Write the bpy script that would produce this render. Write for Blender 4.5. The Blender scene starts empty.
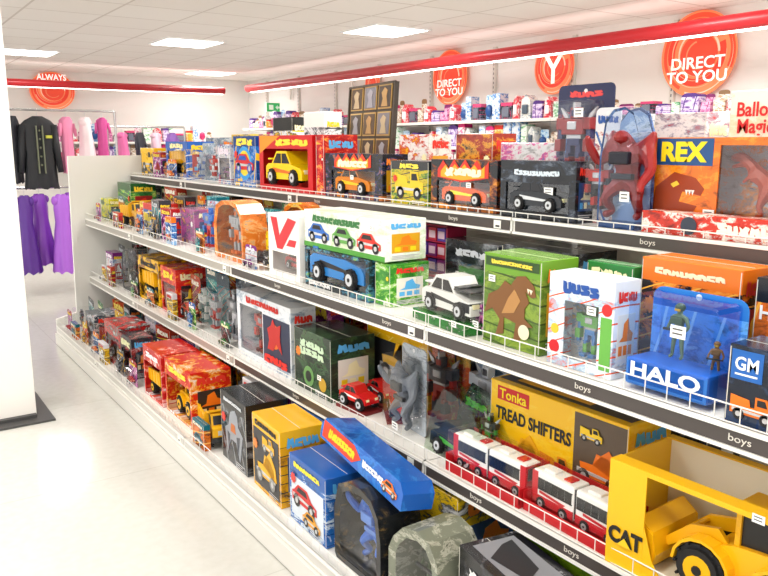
import bpy, bmesh, math, random
from mathutils import Matrix, Vector
random.seed(7)
SC=bpy.context.scene
COL=SC.collection
try:
    SC.view_settings.view_transform='Standard'
except Exception: pass

# ---------------------------------------------------------------- materials
def lin(h):
    if not isinstance(h,str): return tuple(h)+((1,) if len(h)==3 else ())
    h=h.lstrip('#'); o=[]
    for i in (0,2,4):
        c=int(h[i:i+2],16)/255
        o.append(c/12.92 if c<=.04045 else ((c+.055)/1.055)**2.4)
    return tuple(o)+(1,)
MC={}
def mat(c,rough=.4,metal=0.,emit=0):
    k=('m',c,rough,metal,emit)
    if k in MC: return MC[k]
    m=bpy.data.materials.new('paint'); m.use_nodes=True
    b=m.node_tree.nodes['Principled BSDF']
    b.inputs['Base Color'].default_value=lin(c); b.inputs['Roughness'].default_value=rough
    b.inputs['Metallic'].default_value=metal
    if emit:
        b.inputs['Emission Color'].default_value=lin(c); b.inputs['Emission Strength'].default_value=emit
    MC[k]=m; return m
def clear(tint='#ffffff',f=.03):
    k=('c',tint,f)
    if k in MC: return MC[k]
    m=bpy.data.materials.new('clear_plastic'); m.use_nodes=True
    nt=m.node_tree; nt.nodes.clear()
    o=nt.nodes.new('ShaderNodeOutputMaterial'); mx=nt.nodes.new('ShaderNodeMixShader')
    t=nt.nodes.new('ShaderNodeBsdfTransparent'); g=nt.nodes.new('ShaderNodeBsdfGlossy')
    lw=nt.nodes.new('ShaderNodeLayerWeight'); lw.inputs[0].default_value=.2
    ma=nt.nodes.new('ShaderNodeMath'); ma.operation='MULTIPLY_ADD'; ma.inputs[1].default_value=.3; ma.inputs[2].default_value=f
    t.inputs[0].default_value=lin(tint); g.inputs['Roughness'].default_value=.06
    L=nt.links.new
    L(lw.outputs['Facing'],ma.inputs[0]); L(ma.outputs[0],mx.inputs[0]); L(t.outputs[0],mx.inputs[1]); L(g.outputs[0],mx.inputs[2]); L(mx.outputs[0],o.inputs[0])
    MC[k]=m; return m
def art(c1,c2,c3,sc=14,seed=0,head=None,foot=None,hz=.8,soft=False):
    """printed card: painterly artwork, light streaks, optional header band, thumbnail row"""
    k=('a',c1,c2,c3,sc,seed,head,foot,hz,soft)
    if k in MC: return MC[k]
    m=bpy.data.materials.new('printed_card'); m.use_nodes=True
    nt=m.node_tree; N=nt.nodes.new; L=nt.links.new; b=nt.nodes['Principled BSDF']; b.inputs['Roughness'].default_value=.2
    tc=N('ShaderNodeTexCoord'); mp=N('ShaderNodeMapping'); mp.inputs['Location'].default_value=(seed*1.37,seed*.71,seed*2.3); mp.inputs['Rotation'].default_value=(0,.6+seed*.4,0); mp.inputs['Scale'].default_value=(1,1,1.8)
    L(tc.outputs['Object'],mp.inputs[0])
    n=N('ShaderNodeTexNoise'); n.inputs['Scale'].default_value=sc*.9; n.inputs['Detail'].default_value=7; n.inputs['Roughness'].default_value=.72; n.inputs['Distortion'].default_value=.5
    L(mp.outputs[0],n.inputs['Vector'])
    r=N('ShaderNodeValToRGB'); e=r.color_ramp.elements
    l1=lin(c1); dk=tuple(v*.35 for v in l1[:3])+(1,)
    e[0].position=.34; e[0].color=l1 if soft else dk; e[1].position=.44; e[1].color=l1
    x=e.new(.5); x.color=l1; x=e.new(.56); x.color=lin(c2); x=e.new(.66); x.color=lin(c3)
    L(n.outputs[0],r.inputs[0]); col=r.outputs[0]
    sp=N('ShaderNodeSeparateXYZ'); L(tc.outputs['Generated'],sp.inputs[0])
    def mask(out,op,val):
        g=N('ShaderNodeMath'); g.operation=op; g.inputs[1].default_value=val; L(out,g.inputs[0]); return g.outputs[0]
    def mix(fac,a,bb):
        mx=N('ShaderNodeMixRGB'); L(fac,mx.inputs[0]); L(a,mx.inputs[1])
        if isinstance(bb,tuple): mx.inputs[2].default_value=bb
        else: L(bb,mx.inputs[2])
        return mx.outputs[0]
    if head:
        w=N('ShaderNodeTexWave'); w.inputs['Scale'].default_value=3.2+seed%3; w.inputs['Distortion'].default_value=1.5; w.inputs['Detail'].default_value=0; L(mp.outputs[0],w.inputs['Vector'])
        g=mask(w.outputs[1],'GREATER_THAN',.975); col=mix(g,col,lin(c3))
        col=mix(mask(sp.outputs[2],'GREATER_THAN',hz),col,lin(head))
    if seed%2==0 or foot:
        s2=N('ShaderNodeSeparateXYZ'); L(tc.outputs['Object'],s2.inputs[0]); cx=N('ShaderNodeCombineXYZ'); L(s2.outputs[0],cx.inputs[0]); L(s2.outputs[2],cx.inputs[1])
        br=N('ShaderNodeTexBrick'); br.offset=0; br.inputs['Scale'].default_value=22; br.inputs['Mortar Size'].default_value=.06; br.inputs['Brick Width'].default_value=.8; br.inputs['Row Height'].default_value=.6
        br.inputs['Color1'].default_value=lin(c2); br.inputs['Color2'].default_value=lin(c3); br.inputs['Mortar'].default_value=lin(c1) if not foot else lin(foot); L(cx.outputs[0],br.inputs['Vector'])
        col=mix(mask(sp.outputs[2],'LESS_THAN',.15),col,br.outputs[0])
    L(col,b.inputs['Base Color']); MC[k]=m; return m
WHITE='#f4f2ea'; BLK='#15151a'; RED='#cf1420'; YEL='#f7c011'; ORG='#f07818'; BLU='#1b56b8'

# ---------------------------------------------------------------- mesh helpers
def B(bm,x0,x1,y0,y1,z0,z1,mi=0,bev=0):
    M=Matrix.Translation(((x0+x1)/2,(y0+y1)/2,(z0+z1)/2))@Matrix.Diagonal((abs(x1-x0),abs(y1-y0),abs(z1-z0),1))
    r=bmesh.ops.create_cube(bm,size=1,matrix=M); vs=r['verts']
    fs={f for v in vs for f in v.link_faces}
    for f in fs: f.material_index=mi
    if bev:
        es={e for v in vs for e in v.link_edges}
        o=bmesh.ops.bevel(bm,geom=list(es),offset=bev,segments=2,affect='EDGES',profile=.6)
        for f in o['faces']: f.material_index=mi
def C(bm,c,r,l,ax='y',seg=20,mi=0,r2=None):
    R={'x':Matrix.Rotation(math.pi/2,4,'Y'),'y':Matrix.Rotation(-math.pi/2,4,'X'),'z':Matrix.Identity(4)}[ax]
    o=bmesh.ops.create_cone(bm,cap_ends=True,segments=seg,radius1=r,radius2=r if r2 is None else r2,depth=l,matrix=Matrix.Translation(c)@R)
    for v in o['verts']:
        for f in v.link_faces: f.material_index=mi
def S(bm,c,r,mi=0,seg=14):
    if not hasattr(r,'__len__'): r=(r,r,r)
    o=bmesh.ops.create_uvsphere(bm,u_segments=seg,v_segments=max(6,seg//2+1),radius=1,matrix=Matrix.Translation(c)@Matrix.Diagonal((r[0],r[1],r[2],1)))
    for v in o['verts']:
        for f in v.link_faces: f.material_index=mi; f.smooth=True
def PR(bm,pts,y0,y1,mi=0):
    a=[bm.verts.new((x,y0,z)) for x,z in pts]; b=[bm.verts.new((x,y1,z)) for x,z in pts]
    fs=[bm.faces.new(a),bm.faces.new(b[::-1])]
    n=len(pts)
    for i in range(n): fs.append(bm.faces.new((a[i],b[i],b[(i+1)%n],a[(i+1)%n])))
    for f in fs: f.material_index=mi
    bmesh.ops.recalc_face_normals(bm,faces=fs)
def TUBE(bm,p,q,r,mi=0,seg=8,r2=None):
    p=Vector(p);q=Vector(q);d=q-p
    M=Matrix.Translation((p+q)/2)@d.to_track_quat('Z','Y').to_matrix().to_4x4()
    o=bmesh.ops.create_cone(bm,cap_ends=True,segments=seg,radius1=r,radius2=r if r2 is None else r2,depth=d.length,matrix=M)
    for v in o['verts']:
        for f in v.link_faces: f.material_index=mi
def NB(): return bmesh.new()
def OBJ(name,bm,mats,parent=None,loc=(0,0,0),rot=(0,0,0),label=None,bev=0,smooth=False):
    if bev: bmesh.ops.bevel(bm,geom=bm.edges[:],offset=bev,segments=2,affect='EDGES')
    me=bpy.data.meshes.new(name); bm.to_mesh(me); bm.free()
    if smooth:
        for p in me.polygons: p.use_smooth=True
    if not isinstance(mats,(list,tuple)): mats=[mats]
    for m in mats: me.materials.append(m)
    o=bpy.data.objects.new(name,me); COL.objects.link(o)
    o.location=loc; o.rotation_euler=rot
    if parent is not None: o.parent=parent
    if label: o['label']=label
    return o
def TOP(o,label,cat,group=None):
    o['label']=label; o['category']=cat
    if group: o['group']=group
    return o
def place(o,x,y,z,yaw=0,tilt=0):
    o.location=(x,y,z); o.rotation_euler=(math.radians(tilt),0,math.radians(-90+yaw)); return o
TC={}
REAL={'CAT','REX','HALO','GM','TREAD SHIFTERS','Tonka','boys','DIRECT\nTO YOU','ALWAYS','Ballon\nMagic','Y','HERO'}
GL=[[(0,.1),(.9,0),(.8,.34),(.38,.36),(.36,.62),(.8,.6),(.95,1),(.05,.9)],
    [(.05,.2),(.3,0),(.65,.12),(.95,.05),(.8,.55),(.95,.9),(.6,1),(.4,.7),(.1,.95),(.2,.5)],
    [(0,0),(.35,.08),(.45,.5),(.6,0),(.95,.1),(.75,.95),(.45,.8),(.15,1)],
    [(0,0),(.85,.1),(.95,.5),(.45,.62),(.9,.76),(.8,1),(0,.95),(.1,.55),(.5,.4),(.05,.3)],
    [(0,.05),(.4,0),(.4,.4),(.62,.3),(.62,.05),(.95,0),(.88,.8),(.5,1),(0,.85)],
    [(.1,0),(.75,.05),(.95,.3),(.85,1),(.55,.9),(.6,.35),(.38,.35),(.35,.95),(0,1),(0,.25)]]
def text(parent,s,w,h,x,z,c,y=-.0015,rot=0,shear=0,off=.02,em=0,name='lettering',rotz=0):
    k=(s,round(w,4),round(h,4),c,shear,off)
    if k not in TC:
        m2=None
        if s in REAL:
            cu=bpy.data.curves.new('t','FONT'); cu.body=s; cu.size=1; cu.align_x='CENTER'; cu.align_y='CENTER'; cu.extrude=.004; cu.shear=shear; cu.offset=off
            cu.resolution_u=3; cu.space_line=.85
            ob=bpy.data.objects.new('t',cu); me=bpy.data.meshes.new_from_object(ob)
            xs=[v.co.x for v in me.vertices]; ys=[v.co.y for v in me.vertices]
            cx,cy=(min(xs)+max(xs))/2,(min(ys)+max(ys))/2; sx=w/(max(xs)-min(xs)); sy=h/(max(ys)-min(ys))
            for v in me.vertices: v.co=((v.co.x-cx)*sx,(v.co.y-cy)*sy,v.co.z*.1)
            bpy.data.objects.remove(ob); bpy.data.curves.remove(cu)
        else:   # illegible stylised title emblem with dark drop shadow
            rr=random.Random(s); bm=NB(); ls=s.split('\n'); lh=h/len(ls); arc=rr.uniform(-.12,.16)
            for dx,dz,dy,mi in((.06,-.08,.0001,1),(0,0,.0007,0)):
                r2=random.Random(s)
                for li,ln in enumerate(ls):
                    n=max(3,int(len(ln)*.8)); cw=w/n
                    for i in range(n):
                        g=r2.choice(GL); big=1.2 if i==0 else 1; up=arc*lh*math.sin(i/max(1,n-1)*math.pi)
                        pts=[(-w/2+(i+a*1.04+dx)*cw+shear*bz*lh*.8, h/2-(li+1)*lh+lh*.08+(bz*.8+dz)*lh*big+up) for a,bz in g]
                        f=bm.faces.new([bm.verts.new((px,pz,dy)) for px,pz in pts]); f.material_index=mi
            me=bpy.data.meshes.new('lettering'); bm.to_mesh(me); bm.free(); m2=mat('#1a1a20',.5)
        me.materials.clear(); me.materials.append(mat(c,.5,0,em)); me.name='lettering'; TC[k]=me
        if m2: me.materials.append(m2)
    o=bpy.data.objects.new(name,TC[k]); COL.objects.link(o); o.parent=parent; o.location=(x,y,z)
    o.rotation_euler=(math.pi/2,math.radians(rot),math.radians(rotz)); return o

# ---------------------------------------------------------------- toys (local: length x, width y, up z)
WC={}
def wheel(parent,r,w,c,x,y,z):
    k=(round(r,4),round(w,4),c)
    if k not in WC:
        bm=NB(); C(bm,(0,0,0),r,w,'y',20,0)
        es=[e for e in bm.edges if abs(abs(e.verts[0].co.y)-w/2)<1e-5 and abs(e.verts[0].co.y-e.verts[1].co.y)<1e-5]
        bmesh.ops.bevel(bm,geom=es,offset=w*.22,segments=2,affect='EDGES')
        C(bm,(0,0,0),r*.58,w*1.04,'y',16,1); C(bm,(0,0,0),r*.2,w*1.16,'y',10,0)
        for i in range(12):
            a=i*math.tau/12; n=len(bm.verts); B(bm,-r*.05,r*.05,-w*.45,w*.45,r*.94,r*1.05); bm.verts.ensure_lookup_table()
            bmesh.ops.rotate(bm,verts=bm.verts[n:],cent=(0,0,0),matrix=Matrix.Rotation(a,3,'Y'))
        me=bpy.data.meshes.new('wheel'); bm.to_mesh(me); bm.free(); me.materials.append(mat('#18181a',.6)); me.materials.append(mat(c,.35)); WC[k]=me
    o=bpy.data.objects.new('wheel',WC[k]); COL.objects.link(o); o.parent=parent; o.location=(x,y,z); return o
def holder(name,parent,bm,mats,loc,yaw,**k):
    return OBJ(name,bm,mats,parent,loc,(0,0,math.radians(yaw)),**k)
def toy_car(parent,loc,L,c,yaw=0,big=False,c2=BLK):
    W=L*.42;H=L*.2; r=L*(.15 if big else .1); zb=r*(1.1 if big else .7)
    bm=NB(); l=L/2
    PR(bm,[(-l,zb),(l,zb),(l,zb+H*.5),(l*.9,zb+H*.75),(l*.35,zb+H),(-l*.85,zb+H),(-l,zb+H*.8)],-W/2,W/2,0)
    PR(bm,[(l*.3,zb+H),(l*.05,zb+H*1.8),(-l*.5,zb+H*1.8),(-l*.8,zb+H)],-W*.42,W*.42,0)
    PR(bm,[(l*.22,zb+H*1.02),(l*.02,zb+H*1.65),(-l*.2,zb+H*1.65),(-l*.2,zb+H*1.02)],-W*.43,W*.43,1)
    PR(bm,[(-l*.25,zb+H*1.02),(-l*.25,zb+H*1.65),(-l*.47,zb+H*1.65),(-l*.7,zb+H*1.02)],-W*.43,W*.43,1)
    B(bm,-l*.9,-l*.7,-W*.48,W*.48,zb+H*1.25,zb+H*1.35,0); B(bm,-l*.85,-l*.8,-W*.3,-W*.25,zb+H,zb+H*1.3,0); B(bm,-l*.85,-l*.8,W*.25,W*.3,zb+H,zb+H*1.3,0)
    B(bm,l*.97,l*1.01,-W*.42,-W*.22,zb+H*.4,zb+H*.65,2);B(bm,l*.97,l*1.01,W*.22,W*.42,zb+H*.4,zb+H*.65,2)
    PR(bm,[(-l*.6,zb+H*.45),(l*.7,zb+H*.35),(l*.7,zb+H*.45),(-l*.6,zb+H*.75)],-W*.508,W*.508,3)
    o=holder('toy_car',parent,bm,[mat(c,.25),mat(BLK,.15),mat('#fff6c0',.2),mat(c2,.3)],loc,yaw)
    for sx in(-.6,.6):
        for sy in(-1,1): wheel(o,r,L*.12 if big else L*.08,'#c9ccd0',sx*l,sy*W*.5,r)
    return o
def toy_dump_truck(parent,loc,L,c,yaw=0,c2='#2a2a2c',name='toy_dump_truck'):
    l=L/2;W=L*.5;r=L*.13;zb=r
    bm=NB()
    B(bm,-l,l*.95,-W*.3,W*.3,zb,zb+L*.08,1)
    PR(bm,[(l*.35,zb+L*.08),(l,zb+L*.08),(l,zb+L*.24),(l*.86,zb+L*.27),(l*.78,zb+L*.46),(l*.35,zb+L*.46)],-W*.38,W*.38,0)
    PR(bm,[(l*.45,zb+L*.28),(l*.8,zb+L*.28),(l*.74,zb+L*.42),(l*.45,zb+L*.42)],-W*.39,W*.39,1)
    PR(bm,[(l*.862,zb+L*.285),(l*.87,zb+L*.285),(l*.8,zb+L*.43),(l*.79,zb+L*.43)],-W*.32,W*.32,1)
    B(bm,l,l*1.05,-W*.42,W*.42,zb,zb+L*.09,1); B(bm,l*1.0,l*1.02,-W*.2,W*.2,zb+L*.12,zb+L*.2,2)
    for s in(-1,1):
        PR(bm,[(-l*1.05,zb+L*.14),(l*.3,zb+L*.12),(l*.3,zb+L*.4),(-l*1.1,zb+L*.36)],s*W*.5-.004,s*W*.5+.004,0)
        for i in range(4): B(bm,-l*.9+i*l*.33,-l*.84+i*l*.33,s*W*.5-.008,s*W*.5+.008,zb+L*.14,zb+L*.37,0)
    B(bm,l*.27,l*.32,-W*.5,W*.5,zb+L*.1,zb+L*.44,0); B(bm,-l*1.05,l*.3,-W*.5,W*.5,zb+L*.11,zb+L*.15,0)
    PR(bm,[(l*.3,zb+L*.42),(l*.75,zb+L*.49),(l*.75,zb+L*.51),(l*.3,zb+L*.45)],-W*.45,W*.45,0)
    o=holder(name,parent,bm,[mat(c,.3),mat(c2,.4),mat('#d0d0d0',.3)],loc,yaw) if parent else OBJ(name,bm,[mat(c,.3),mat(c2,.4),mat('#d0d0d0',.3)])
    for sx in(-.62,.58):
        for sy in(-1,1): wheel(o,r,L*.12,YEL if c!=YEL else '#e8b010',sx*l,sy*W*.42,r)
    return o
def toy_loader(parent,loc,L,yaw=0,c='#f2b50c',word=True):
    l=L/2;W=L*.46;r=L*.17
    bm=NB()
    PR(bm,[(-l*.95,r*.9),(l*.3,r*.9),(l*.42,r*1.9),(l*.1,r*2.3),(-l*.2,r*2.4),(-l*.75,r*2.5),(-l*.97,r*2.2)],-W*.36,W*.36,0)
    B(bm,-l*1.02,-l*.8,-W*.4,W*.4,r*.7,r*1.5,1); B(bm,-l*1.0,-l*.96,-W*.3,W*.3,r*1.6,r*2.1,1)
    B(bm,-l*.6,-l*.52,-W*.05,W*.05,r*2.3,r*3.1,1)
    for k in range(4): B(bm,-l*.9,-l*.5,-W*.365,W*.365,r*(1.2+k*.14),r*(1.26+k*.14),1)
    for sx in(-.38,.08):
        for sy in(-1,1): B(bm,l*sx-.006,l*sx+.006,sy*W*.28-.006,sy*W*.28+.006,r*2.2,r*3.7,0)
    B(bm,-l*.45,l*.16,-W*.33,W*.33,r*3.65,r*3.9,0,.004); B(bm,-l*.37,l*.07,-W*.27,W*.27,r*2.3,r*3.6,1)
    for sx in(-.55,.45):
        for sy in(-1,1):
            a=[]
            for k in range(9):
                t=math.pi*(k/8); a.append((l*sx+math.cos(t)*r*1.22,r+math.sin(t)*r*1.22))
            for k in range(8,-1,-1):
                t=math.pi*(k/8); a.append((l*sx+math.cos(t)*r*1.1,r+math.sin(t)*r*1.1))
            PR(bm,a,sy*W*.3,sy*W*.54,0)
    B(bm,-l*1.03,-l*1.01,-W*.36,-W*.24,r*1.7,r*2.0,3); B(bm,-l*1.03,-l*1.01,W*.24,W*.36,r*1.7,r*2.0,3)
    o=holder('toy_wheel_loader',parent,bm,[mat(c,.3),mat('#1c1c1c',.35),mat('#cfcfcf',.3,.5),mat('#d03018',.3)],loc,yaw)
    if word:
        text(o,'CAT',r*1.1,r*.42,-l*.62,r*2.14,'#161616',-W*.368,off=.05)
        text(o,'CAT',r*1.1,r*.42,-l*.62,r*2.14,'#161616',W*.368,off=.05,rotz=180)
    bm=NB()
    for sy in(-1,1):
        PR(bm,[(l*.2,r*2.1),(l*.35,r*2.6),(l*.75,r*2.3),(l*1.15,r*1.2),(l*1.05,r*1.0),(l*.7,r*1.8)],sy*W*.24-.006,sy*W*.24+.006)
    TUBE(bm,(l*.25,0,r*1.6),(l*.9,0,r*1.7),.006,1); TUBE(bm,(l*.75,-W*.24,r*2.1),(l*.75,W*.24,r*2.1),.006,0)
    OBJ('loader_arm',bm,[mat(c,.3),mat('#bbbbbb',.2,.8)],o)
    bm=NB()
    pr=[(1.12,.2),(1.44,.0),(1.46,.06),(1.2,.3),(1.12,.8),(1.2,1.6),(1.38,2.1),(1.34,2.15),(1.12,1.7),(1.05,.8)]
    PR(bm,[(l*a,r*b) for a,b in pr],-W*.58,W*.58,0)
    for sy in(-1,1): PR(bm,[(l*1.1,r*.3),(l*1.44,r*.02),(l*1.36,r*2.1),(l*1.1,r*1.6)],sy*W*.58-.003,sy*W*.58+.003)
    for i in range(7): B(bm,l*1.43,l*1.5,W*(-.5+i*.155),W*(-.5+i*.155)+W*.07,0,r*.07,0)
    OBJ('bucket',bm,mat(c,.3),o)
    for sx in(-.55,.45):
        for sy in(-1,1): wheel(o,r,L*.13,c,sx*l,sy*W*.44,r)
    return o
def toy_robot(parent,loc,h,c1,c2,yaw=0,arms=1):
    bm=NB(); u=h/10
    def b(x0,x1,z0,z1,y=.6,mi=0,yo=0): B(bm,x0*u,x1*u,(-y+yo)*u,(y+yo)*u,z0*u,z1*u,mi,u*.12)
    for s in(-1,1):
        def bb(x0,x1,*a,**k): b(*( (x0*s,x1*s) if s>0 else (x1*s,x0*s)),*a,**k)
        bb(.35,1.6,0,.7,1.0,1,-.25); bb(.5,1.4,.7,2.5,.6,0); bb(.65,1.25,2.3,3.0,.7,1); bb(.45,1.25,2.9,4.3,.5,1)
        bb(1.7,3.0,6.2,7.8,.8,0); bb(2.1,2.9,4.9,6.3,.45,1); bb(2.0,3.1,3.2,4.9,.6,0,yo=-.3*arms); bb(2.2,2.9,2.6,3.2,.4,1,yo=-.3*arms)
        PR(bm,[(s*1.6*u,7.4*u),(s*2.6*u,8.0*u),(s*3.3*u,9.3*u),(s*2.0*u,8.3*u)],u*.3,u*.7,2)
    b(-1.1,1.1,4.0,5.0,.6,1); b(-1.3,1.3,4.9,5.6,.5,2); b(-1.9,1.9,5.5,7.6,.9,0); b(-.8,.8,6.2,7.3,1.05,2)
    b(-.65,.65,7.7,9.2,.6,0); b(-.45,.45,8.0,8.9,.7,1); b(-.2,.2,8.8,9.9,.65,2)
    return holder('toy_robot_figure',parent,bm,[mat(c1,.3),mat(c2,.35),mat('#b9bcc2',.25,.4)],loc,yaw)
def skin(parent,name,P,E,root,m,loc,yaw,ks=1):
    me=bpy.data.meshes.new(name); me.from_pydata([p[:3] for p in P],E,[])
    o=bpy.data.objects.new(name,me); COL.objects.link(o); o.parent=parent; o.location=loc; o.rotation_euler=(0,0,math.radians(yaw))
    o.modifiers.new('s','SKIN')
    for i,p in enumerate(P): me.skin_vertices[0].data[i].radius=(p[3],p[3]*ks)
    me.skin_vertices[0].data[root].use_root=True
    d=o.modifiers.new('d','SUBSURF'); d.levels=1; d.render_levels=1
    me.materials.append(m); return o
def toy_soldier(parent,loc,h,c1,c2,yaw=0):
    P={'pel':(0,0,5.0,.75),'che':(0,0,6.6,.95),'nk':(0,0,7.6,.35),'hd':(0,-.05,8.3,.62),'ht':(0,-.05,9.0,.5),
       'sl':(1.15,0,7.1,.42),'el':(1.75,-.1,5.7,.32),'wl':(1.5,-.9,4.9,.25),'sr':(-1.15,0,7.1,.42),'er':(-1.8,0,5.7,.32),'wr':(-2.0,-.5,4.6,.25),
       'hl':(.55,0,4.7,.52),'kl':(.75,-.15,2.6,.42),'al':(.9,0,.6,.3),'fl':(.95,-.7,.3,.3),'hr':(-.55,0,4.7,.52),'kr':(-.8,-.1,2.6,.42),'ar':(-1.0,.05,.6,.3),'fr':(-1.1,-.65,.3,.3)}
    E=[('pel','che'),('che','nk'),('nk','hd'),('hd','ht'),('che','sl'),('sl','el'),('el','wl'),('che','sr'),('sr','er'),('er','wr'),('pel','hl'),('hl','kl'),('kl','al'),('al','fl'),('pel','hr'),('hr','kr'),('kr','ar'),('ar','fr')]
    ks=list(P); u=h/9.5
    o=skin(parent,'toy_figure',[tuple(v*u for v in P[k]) for k in ks],[(ks.index(a),ks.index(b)) for a,b in E],0,mat(c1,.4),loc,yaw,.85)
    bm=NB(); S(bm,(0,-.05*u,8.7*u),(.85*u,.9*u,.75*u),0); B(bm,-.5*u,.5*u,-.95*u,-.6*u,8.2*u,8.6*u,1,.1*u)
    OBJ('helmet',bm,[mat(c2,.3),mat('#d99a20',.2)],o)
    bm=NB(); B(bm,-1.1*u,1.1*u,-1.1*u,-.6*u,6.0*u,7.3*u,0,.2*u); B(bm,-2.0*u,1.9*u,-1.5*u,-1.1*u,4.9*u,5.3*u,1,.05*u)
    OBJ('armour',bm,[mat(c2,.35),mat('#26282a',.4)],o)
    return o
def toy_dino(parent,loc,L,c,yaw=0):
    P=[(-.5,0,.42,.03),(-.25,0,.45,.06),(0,0,.46,.13),(.2,0,.58,.12),(.33,0,.75,.07),(.46,0,.84,.09),(.62,0,.8,.045),
       (.02,.11,.3,.08),(.08,.13,.14,.045),(.02,.13,.03,.035),(.12,.13,.01,.03),(.02,-.11,.3,.08),(-.06,-.13,.14,.045),(-.1,-.13,.03,.035),(0,-.13,.01,.03),
       (.27,.1,.55,.03),(.36,.1,.47,.02),(.27,-.1,.55,.03),(.36,-.1,.47,.02),(.44,0,.72,.04),(.6,0,.68,.025)]
    E=[(0,1),(1,2),(2,3),(3,4),(4,5),(5,6),(2,7),(7,8),(8,9),(9,10),(2,11),(11,12),(12,13),(13,14),(3,15),(15,16),(3,17),(17,18),(4,19),(19,20)]
    return skin(parent,'toy_dinosaur',[tuple(v*L for v in p) for p in P],E,2,mat(c,.45),loc,yaw)
def toy_creature(parent,loc,h,c,c2,yaw=0):
    P=[(0,0,.42,.1),(0,-.02,.62,.16),(0,-.08,.76,.08),(0,-.14,.84,.09),(0,-.24,.82,.05),(.2,0,.7,.09),(.32,-.06,.5,.06),(.3,-.2,.36,.045),(.34,-.26,.28,.03),(-.2,0,.7,.09),(-.34,-.06,.56,.06),(-.38,-.18,.74,.045),(-.38,-.22,.84,.03),
       (.12,0,.34,.09),(.2,-.12,.2,.06),(.16,0,.06,.045),(.2,-.12,.02,.04),(-.12,0,.34,.09),(-.22,-.1,.2,.06),(-.18,.02,.06,.045),(-.22,-.1,.02,.04),(.26,.04,.88,.03),(-.26,.04,.9,.03)]
    E=[(0,1),(1,2),(2,3),(3,4),(1,5),(5,6),(6,7),(7,8),(1,9),(9,10),(10,11),(11,12),(0,13),(13,14),(14,15),(15,16),(0,17),(17,18),(18,19),(19,20),(5,21),(9,22)]
    o=skin(parent,'toy_creature_figure',[tuple(v*h for v in p) for p in P],E,0,mat(c,.35),loc,yaw)
    bm=NB(); B(bm,-.12*h,.12*h,-.19*h,-.12*h,.55*h,.68*h,0,.02*h); B(bm,-.13*h,.13*h,-.13*h,-.07*h,.4*h,.46*h,0,.01*h); OBJ('armour',bm,mat(c2,.3,.3),o)
    return o
def flat_vehicle(parent,x,z,w,c,c2=BLK,kind='truck',y=-.0012,flip=1):
    bm=NB(); t0,t1=y-.0006,y+.0006; s=w*flip
    if kind=='truck': pts=[(-.5,.15),(.5,.15),(.5,.38),(.38,.4),(.3,.6),(.05,.6),(.05,.35),(-.05,.35),(-.08,.5),(-.5,.55)]
    elif kind=='digger': pts=[(-.35,.15),(.25,.15),(.25,.35),(.05,.4),(.05,.62),(.2,.75),(.45,.5),(.5,.25),(.42,.25),(.38,.45),(.2,.6),(-.05,.62),(-.12,.4),(-.4,.38)]
    else: pts=[(-.5,.12),(.5,.12),(.5,.26),(.3,.32),(.12,.48),(-.25,.48),(-.42,.33),(-.5,.3)]
    PR(bm,[(x+a*s,z+b*w) for a,b in pts],t0,t1,0)
    for cx in(-.3,.3):
        C(bm,(x+cx*s,y-.0008,z+.15*w),.13*w,.0012,'y',18,1); C(bm,(x+cx*s,y-.0016,z+.15*w),.06*w,.0012,'y',12,2)
    if kind!='digger': PR(bm,[(x+a*s,z+b*w) for a,b in ([(.1,.42),(.32,.42),(.27,.56),(.1,.56)] if kind=='truck' else [(-.3,.34),(.15,.34),(.08,.44),(-.22,.44)])],t0-.001,t1-.001,1)
    PR(bm,[(x+a*s,z+b*w) for a,b in [(-.45,.2),(.45,.2),(.45,.24),(-.45,.27)]],t0-.0008,t1-.0008,2)
    return OBJ('printed_picture',bm,[mat(c,.4),mat(c2,.4),mat('#c8c8c8',.4)],parent)
def panel(parent,x0,x1,z0,z1,c,y=-.0008,name='printed_panel',m=None,pts=None):
    bm=NB()
    if pts: PR(bm,pts,y-.0004,y+.0006)
    else: B(bm,x0,x1,y-.0004,y+.0006,z0,z1)
    return OBJ(name,bm,m or mat(c,.35),parent)
def disc(parent,x,z,r,c,y=-.001,name='printed_panel'):
    bm=NB(); C(bm,(x,y,z),r,.001,'y',28); return OBJ(name,bm,mat(c,.35),parent)
def price(parent,x,z,w=.028,h=.02,y=-.003):
    bm=NB(); B(bm,x-w/2,x+w/2,y-.0004,y+.0004,z-h/2,z+h/2,0)
    for i in range(2): B(bm,x-w*.35,x+w*.3,y-.0008,y-.0003,z-h*.2+i*h*.35,z-h*.2+i*h*.35+h*.12,1)
    return OBJ('price_sticker',bm,[mat('#fbfbf6',.5),mat('#555555',.5)],parent)

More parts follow.
